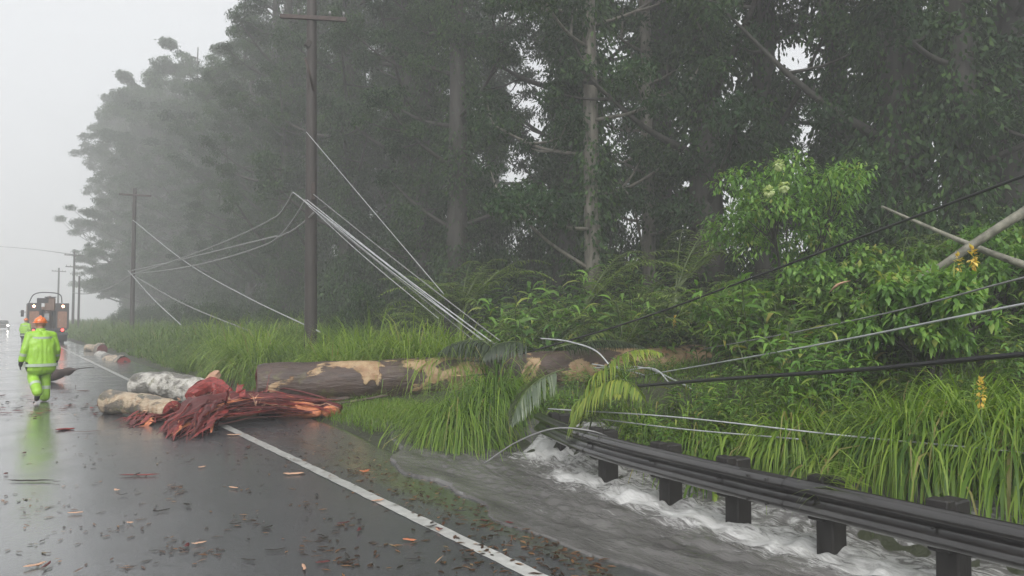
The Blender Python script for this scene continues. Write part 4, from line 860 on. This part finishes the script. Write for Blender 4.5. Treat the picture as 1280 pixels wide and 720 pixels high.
# understorey bushes along the forest edge
def bush_proto(seed, h, r_, nl, ls):
    g = np.random.default_rng(seed); ncl = 46; cl = unit(ncl, g)*(g.uniform(.1, 1, ncl)**.4)[:, None]*np.array([r_, r_, h*.5]); cl[:, 2] = np.abs(cl[:, 2])*1.5+.3
    rad = g.uniform(.35, .75, ncl); st, lf = MB(), MB()
    for i in range(8): tube(st, smoothpath([(0, 0, -.1), cl[i]*.5, cl[i]], 5), np.linspace(.05, .015, 6), 5, cap=False)
    per = g.multinomial(nl, rad**2/(rad**2).sum()); k_ = np.repeat(np.arange(ncl), per); P = cl[k_]+unit(nl, g)*(rad[k_]*g.uniform(0, 1, nl)**.45)[:, None]; P[:, 2] = np.maximum(P[:, 2], .05)
    D = unit(nl, g)+np.array([0, 0, -.4]); strips(lf, P, D, ls*g.uniform(.6, 1.3, nl), ls*.4*g.uniform(.7, 1.2, nl), .8, 2, 'leaf', np.clip(g.normal(.45, .2, nl)+np.repeat(g.normal(0, .15, ncl), per), 0, 1))
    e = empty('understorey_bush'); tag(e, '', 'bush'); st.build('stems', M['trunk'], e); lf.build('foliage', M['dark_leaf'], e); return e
bushes = [bush_proto(500, 4.2, 1.6, 7500, .2), bush_proto(501, 3.2, 1.9, 7500, .2), bush_proto(502, 6.0, 1.5, 8500, .2)]
g = np.random.default_rng(510)
for i in range(84):
    y = g.uniform(5, 95); x = 15.2+g.uniform(-1.2, 7)+(2.2 if y < 14 else 0)+max(0, y-44)*.075
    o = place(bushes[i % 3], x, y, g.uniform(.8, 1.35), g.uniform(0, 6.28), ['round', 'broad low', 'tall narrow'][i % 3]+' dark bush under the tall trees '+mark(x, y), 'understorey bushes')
for i in range(40):
    y = g.uniform(24, 110); x = 10.5+g.uniform(-.8, 3.4)
    o = place(bushes[i % 2], x, y, g.uniform(.45, .85), g.uniform(0, 6.28), ['round', 'broad'][i % 2]+' low bush between verge grass and forest '+mark(x, y), 'bushes along the verge')

# ================================================================== PEOPLE
def capsule_cloud(segs, voxel, name):
    """one continuous skin over tapered limbs: metaball-like union by voxel remesh"""
    mb = MB()
    for a, b_, ra, rb in segs:
        a = np.array(a, float); b_ = np.array(b_, float); d = b_-a; L_ = np.linalg.norm(d); d = d/(L_+1e-9)
        n = 7; k_ = 12; P, r_ = [], []
        for th in np.linspace(-math.pi/2+.12, 0, 4): P.append(a+d*ra*math.sin(th)); r_.append(ra*math.cos(th))
        for th in np.linspace(0, math.pi/2-.12, 4): P.append(b_+d*rb*math.sin(th)); r_.append(rb*math.cos(th))
        tube(mb, P, r_, k_)
    me = mb.mesh(name, M['lime']); o = bpy.data.objects.new(name, me); C.objects.link(o)
    rm = o.modifiers.new('r', 'REMESH'); rm.mode = 'VOXEL'; rm.voxel_size = voxel; rm.use_smooth_shade = True
    s = o.modifiers.new('s', 'SMOOTH'); s.iterations = 3; s.factor = .5
    dg = bpy.context.evaluated_depsgraph_get(); dg.update(); me2 = bpy.data.meshes.new_from_object(o.evaluated_get(dg)); o.modifiers.clear(); o.data = me2; me2.name = name
    return o
def person(loc, rz, label, pose, vest=False, scale=1.0):
    e = empty('person', loc, rz); tag(e, label, 'person'); e.scale = (scale,)*3
    J = pose; S = []
    # local frame: +Y = facing, +X = right
    pel, che, nek, hed = J['pelvis'], J['chest'], J['neck'], J['head']; V3 = lambda *a: np.array(a, float)
    for s in (-1, 1):
        S.append((V3(*pel)+V3(s*.09, 0, 0), V3(*che)+V3(s*.11, 0, -.05), .155, .17))       # torso under a loose coat
        S.append((V3(*pel)+V3(s*.125, 0, -.20), V3(*pel)+V3(s*.10, 0, .15), .16, .15))   # coat skirt
        S.append((V3(*pel)+V3(s*.04, -.01, -.20), V3(*che)+V3(s*.04, -.01, .02), .175, .17))
        S.append((V3(*che)+V3(s*.06, 0, .12), J['sho'][s], .12, .095))
        S.append((J['sho'][s], J['elb'][s], .088, .075)); S.append((J['elb'][s], J['wri'][s], .076, .058))
        S.append((J['hip'][s], J['knee'][s], .13, .108)); S.append((J['knee'][s], J['ank'][s], .108, .10))
        w_, hd = np.array(J['wri'][s]), np.array(J['hand'][s]); S.append((w_, (w_+hd)/2, .042, .045))
        fd = (hd-w_)/np.linalg.norm(hd-w_); sd_ = np.array([0, 1., 0])-fd*fd[1]; sd_ /= np.linalg.norm(sd_); inn = np.cross(fd, sd_)*s*-1
        for q, ln in zip((-1.5, -.5, .5, 1.5), (.06, .075, .08, .07)):
            b0 = (w_+hd)/2+sd_*q*.021+fd*.03; m_ = b0+fd*ln*.6; S.append((b0, m_, .0125, .0115)); S.append((m_, m_+fd*ln*.45+inn*.02, .0115, .009))
        th = (w_+hd)/2+sd_*.035-fd*.01; S.append((th, th+sd_*.03+fd*.035, .014, .012)); S.append((th+sd_*.03+fd*.035, th+sd_*.035+fd*.07, .012, .010))
    S.append((V3(*che)+V3(0, 0, .1), nek, .11, .075)); S.append((nek, V3(*hed)-V3(0, 0, .06), .07, .065))
    h_ = V3(*hed); S.append((h_+V3(0, -.015, .035), h_+V3(0, .02, .035), .088, .086)); S.append((h_+V3(0, .03, -.02), h_+V3(0, .045, -.085), .068, .045))
    S.append((h_+V3(0, .105, .0), h_+V3(0, .122, -.025), .012, .018))
    for s in (-1, 1): S.append((h_+V3(s*.088, 0, .012), h_+V3(s*.092, -.01, -.025), .018, .014))
    body = capsule_cloud(S, .014, 'body'); body.parent = e; me = body.data
    me.materials.clear(); [me.materials.append(M[k_]) for k_ in ('lime', 'skin', 'boot')]
    n = len(me.polygons); ctr = np.empty(n*3); me.polygons.foreach_get('center', ctr); ctr = ctr.reshape(-1, 3); mi = np.zeros(n, np.int32)
    mi[(ctr[:, 2] > nek[2]+.02)] = 1
    for s in (-1, 1):
        w_, hd = np.array(J['wri'][s]), np.array(J['hand'][s]); fd = (hd-w_)/np.linalg.norm(hd-w_)
        mi[(np.linalg.norm(ctr-(w_+hd)/2, axis=1) < .17) & (((ctr-w_) @ fd) > .015)] = 2
    if vest: mi[(ctr[:, 2] < pel[2]-.05) & (mi == 0)] = 2
    me.polygons.foreach_set('material_index', mi)
    # rain collar
    mb = MB(); tube(mb, [V3(*nek)+V3(0, -.01, -.05), V3(*nek)+V3(0, -.005, .0), V3(*nek)+V3(0, 0, .045), V3(*nek)+V3(0, 0, .05)], [.105, .092, .088, .076], 16, cap=False); mb.build('collar', M['lime'], e)
    # helmet
    mb = MB(); hc = h_+V3(0, 0, .045); P, r_ = [], []
    for th in np.linspace(0, math.pi/2-.1, 7): P.append(hc+V3(0, 0, math.sin(th)*.125)); r_.append(.118*math.cos(th))
    tube(mb, P, r_, 18); hat = mb.build('hard_hat', M['orange_helmet'], e)
    mb = MB(); tube(mb, [hc+V3(0, .02, -.012), hc+V3(0, .02, .006)], [.142, .13], 20); mb.build('brim', M['orange_helmet'], hat)
    mb = MB(); tube(mb, smoothpath([hc+V3(0, -.105, .05), hc+V3(0, -.04, .128), hc+V3(0, .04, .128), hc+V3(0, .105, .05)], 9), .014, 6); mb.build('ridge', M['orange_helmet'], hat)
    # boots
    for s in (-1, 1):
        k_ = np.array(J['knee'][s]); an = np.array(J['ank'][s]); sh = (k_-an)/np.linalg.norm(k_-an); toe = np.array(J['toe'][s])
        mb = MB(); tube(mb, [an+sh*.16, an+sh*.05, an-sh*.03, an-sh*.05], [.068, .064, .06, .04], 12)
        f0 = an-sh*.035; tube(mb, smoothpath([f0-(toe-f0)*.22, f0, f0+(toe-f0)*.55, toe], 9), np.interp(np.linspace(0, 1, 10), [0, .15, .6, .9, 1], [.03, .055, .052, .045, .02]), 10, flat=.8); mb.build('boot', M['boot'], e)
    # reflective bands round sleeves, coat hem, shins, shoulders
    def band(a, b_, ra, rb, f=1.0): 
        mb = MB(); tube(mb, [a, b_], [ra, rb], 16, cap=False, flat=f); mb.build('reflective_band', M['silver'], e)
    for s in (-1, 1):
        a, b_ = np.array(J['elb'][s]), np.array(J['wri'][s]); band(a+(b_-a)*.35, a+(b_-a)*.6, .073, .068)
        a, b_ = np.array(J['knee'][s]), np.array(J['ank'][s]); band(a+(b_-a)*.45, a+(b_-a)*.62, .107, .105)
    mb = MB(); c0 = V3(*pel); k_ = 24; V = []
    for zz, ex in ((-.19, 1.0), (-.13, .995)):
        for a in np.linspace(0, 2*np.pi, k_, endpoint=False): V.append(c0+V3((.297*math.cos(a)*ex), .195*np.sign(math.sin(a))*abs(math.sin(a))**.7*ex-.005, zz))
    mb.add(V, [[i, (i+1) % k_, k_+(i+1) % k_, k_+i] for i in range(k_)]); mb.build('reflective_band', M['silver'], e)
    mb = MB(); V = []
    for zz in (.055, .10):
        for xx in np.linspace(-.19, .19, 9): V.append(V3(*che)+V3(xx, -.172+.10*abs(xx/.19)**3, zz))
    mb.add(V, [[i, i+1, 10+i, 9+i] for i in range(8)]); mb.build('reflective_band', M['silver'], e)
    return e
walk = dict(pelvis=(0, 0, .93), chest=(0, .05, 1.25), neck=(0, .09, 1.47), head=(0, .13, 1.60),
    sho={-1: (-.205, .06, 1.37), 1: (.205, .06, 1.37)}, elb={-1: (-.30, -.02, 1.10), 1: (.295, .04, 1.08)}, wri={-1: (-.345, .03, .87), 1: (.32, .16, .88)}, hand={-1: (-.355, .07, .70), 1: (.315, .25, .74)},
    hip={-1: (-.11, 0, .86), 1: (.11, 0, .86)}, knee={-1: (-.12, .06, .50), 1: (.11, .13, .50)}, ank={-1: (-.12, -.28, .24), 1: (.10, .08, .10)}, toe={-1: (-.12, -.22, .05), 1: (.105, .27, .05)})
pw_ = grd(50, 503); person((pw_.x, pw_.y, .005), R(12), 'worker in lime green rain suit and orange hard hat walking away', walk, scale=1.0)
stand = dict(pelvis=(0, 0, .95), chest=(0, .02, 1.28), neck=(0, .03, 1.5), head=(0, .04, 1.64),
    sho={-1: (-.2, .02, 1.40), 1: (.2, .02, 1.40)}, elb={-1: (-.27, -.02, 1.12), 1: (.27, -.02, 1.12)}, wri={-1: (-.27, .08, .88), 1: (.27, .08, .88)}, hand={-1: (-.26, .12, .72), 1: (.26, .12, .72)},
    hip={-1: (-.1, 0, .87), 1: (.1, 0, .87)}, knee={-1: (-.11, .03, .50), 1: (.11, .03, .5)}, ank={-1: (-.12, 0, .10), 1: (.12, 0, .10)}, toe={-1: (-.14, .18, .05), 1: (.14, .18, .05)})
pv = pix(31, 436, 44); person((pv.x, pv.y, .005), R(-30), 'second worker in lime jacket standing at the corner of the truck', stand, vest=True)

# ================================================================== UTILITY TRUCK
tx, ty = 2.55, 61.0
tr = empty('utility_truck', (tx, ty, 0)); tag(tr, 'utility truck seen from behind with lit red and amber lamps in the mist', 'truck')
def part(name, c, s, mat, parent=tr, bev=.02, rot=None):
    mb = MB(); box(mb, c, s, rot, bev=bev); return mb.build(name, M[mat], parent, smooth=False)
part('chassis', (0, 3.6, .78), (.9, 7.6, .22), 'truck_dark')
part('deck', (0, 1.9, 1.02), (2.3, 4.0, .12), 'truck_dark')
for s in (-1, 1):
    b = part('side_bin', (s*.83, 1.8, 1.98), (.80, 3.8, 1.80), 'truck_dark')
    part('bin_door', (s*.83, -.115, 1.72), (.56, .03, 1.15), 'truck_tan', b, .008); part('door_handle', (s*.68, -.14, 1.7), (.04, .03, .14), 'steel', b, .005)
    for yy in (.7, 1.8, 2.9): part('side_door', (s*1.24, yy, 1.95), (.025, .95, 1.5), 'truck_white', b, .006)
    for nm, z, mt, r_ in (('tail_lamp', 1.0, 'lamp_red', .09), ('marker_lamp', 2.66, 'lamp_amber', .075)):
        if nm == 'tail_lamp' and s < 0: r_ = .06
        mb = MB(); tube(mb, [(s*.86, -.02, z), (s*.86, -.16, z), (s*.86, -.175, z)], [r_*1.1, r_, r_*.6], 14); mb.build(nm, M[mt], tr)
        mb = MB(); box(mb, (s*.86, -.05, z), (r_*3.2, .10, r_*2.8), bev=.01); mb.build('lamp_housing', M['truck_dark'], tr, smooth=False)
part('rear_bumper', (0, -.25, .72), (2.4, .18, .2), 'truck_dark'); part('tow_hitch', (0, -.42, .6), (.18, .3, .16), 'steel')
for s in (-1, 1): part('mud_flap', (s*.9, .55, .48), (.6, .02, .62), 'rubber', bev=.005)
mb = MB(); tube(mb, [(0, 1.3, 1.05), (0, 1.3, 2.2), (0, 1.3, 2.35)], [.32, .26, .3], 16); tur = mb.build('boom_turret', M['truck_white'], tr)
mb = MB(); tube(mb, [(0, 1.3, 2.4), (.05, 4.4, 3.0), (.05, 7.2, 3.1)], [.17, .15, .13], 10); mb.build('lower_boom', M['truck_white'], tr)
mb = MB(); tube(mb, [(.05, 7.2, 3.1), (.1, 4.2, 3.35), (.1, .6, 3.3)], [.12, .11, .10], 10); mb.build('upper_boom', M['truck_white'], tr)
bk = part('bucket', (.1, .3, 2.8), (.62, .62, .95), 'truck_white', bev=.08); part('bucket_rim', (.1, .3, 3.30), (.68, .68, .06), 'truck_dark', bk, .02)
mb = MB(); tube(mb, smoothpath([(-1.15, .1, 2.9), (-.9, .1, 3.45), (0, .1, 3.62), (.7, .1, 3.45), (.8, .1, 2.9)], 20), .035, 8); mb.build('ladder_rack', M['truck_dark'], tr)
part('load_board', (-.35, .0, 3.05), (.7, .05, .35), 'truck_dark')
part('cone_holder', (-.1, -.2, 1.9), (.3, .2, .5), 'steel')
part('cab', (0, 5.6, 1.75), (2.2, 1.7, 1.9), 'truck_white', bev=.12); part('rear_window', (0, 4.735, 2.2), (1.4, .02, .5), 'glass'); part('hood', (0, 7.1, 1.35), (2.0, 1.5, .9), 'truck_white', bev=.15); part('windscreen', (0, 6.46, 2.3), (1.8, .02, .6), 'glass', rot=Matrix.Rotation(R(8), 3, 'X'))
for s in (-1, 1):
    mi_ = part('mirror', (s*1.42, 5.9, 2.2), (.2, .08, .5), 'truck_dark'); mb = MB(); tube(mb, [(s*1.1, 5.9, 2.3), (s*1.6, 5.9, 2.3)], .02, 6); mb.build('mirror_arm', M['truck_dark'], mi_)
    for yy, xx in ((1.6, .95), (1.6, .66), (6.7, .95)):
        mb = MB(); tube(mb, [(s*xx-.13, yy, .5), (s*xx-.10, yy, .5), (s*xx+.10, yy, .5), (s*xx+.13, yy, .5)], [.42, .5, .5, .42], 22); wl = mb.build('wheel', M['rubber'], tr)
        mb = MB(); tube(mb, [(s*xx-.14, yy, .5), (s*xx+.14, yy, .5)], [.24, .24], 16); mb.build('rim', M['steel'], wl)
# waiting car far down the road
cx_, cyy = -.1, 150
ca = empty('waiting_car', (cx_, cyy, 0)); tag(ca, 'far car with lit headlamps almost lost in the mist', 'car')
part('body', (0, 2.3, .72), (1.8, 4.5, .62), 'truck_dark', ca, .12); part('cabin', (0, 2.7, 1.28), (1.55, 2.5, .6), 'glass', ca, .2); part('roof', (0, 2.8, 1.6), (1.35, 1.9, .06), 'truck_dark', ca, .02); part('bumper', (0, .02, .5), (1.75, .16, .3), 'truck_dark', ca, .05)
for s in (-1, 1):
    mb = MB(); tube(mb, [(s*.66, .1, .75), (s*.66, -.02, .75), (s*.66, -.04, .75)], [.15, .14, .08], 14); mb.build('headlamp', M['lamp_white'], ca)
    for yy in (.9, 3.7):
        mb = MB(); tube(mb, [(s*.8-.1, yy, .33), (s*.8-.08, yy, .33), (s*.8+.08, yy, .33), (s*.8+.1, yy, .33)], [.28, .33, .33, .28], 18); mb.build('wheel', M['rubber'], ca)

# ================================================================== RAIN MIST
m, t, out = newmat('rain_mist'); pv_ = N(t, 'ShaderNodeVolumePrincipled'); pv_.inputs['Density'].default_value = .0048; pv_.inputs['Color'].default_value = (.975, .98, .985, 1); pv_.inputs['Anisotropy'].default_value = .15
t.links.new(pv_.outputs[0], out.inputs['Volume'])
bpy.context.view_layer.update()
mb = MB(); top = max((o.matrix_world @ Vector(c_)).z for o in C.objects if o.type == 'MESH' for c_ in o.bound_box)+1.0
print('highest thing', top)
box(mb, (0, 270, (top-1.5)/2), (810, 670, top+1.5)); hz = mb.build('haze', m, smooth=False); tag(hz, 'even grey rain mist over road and forest', 'haze', kind='stuff')
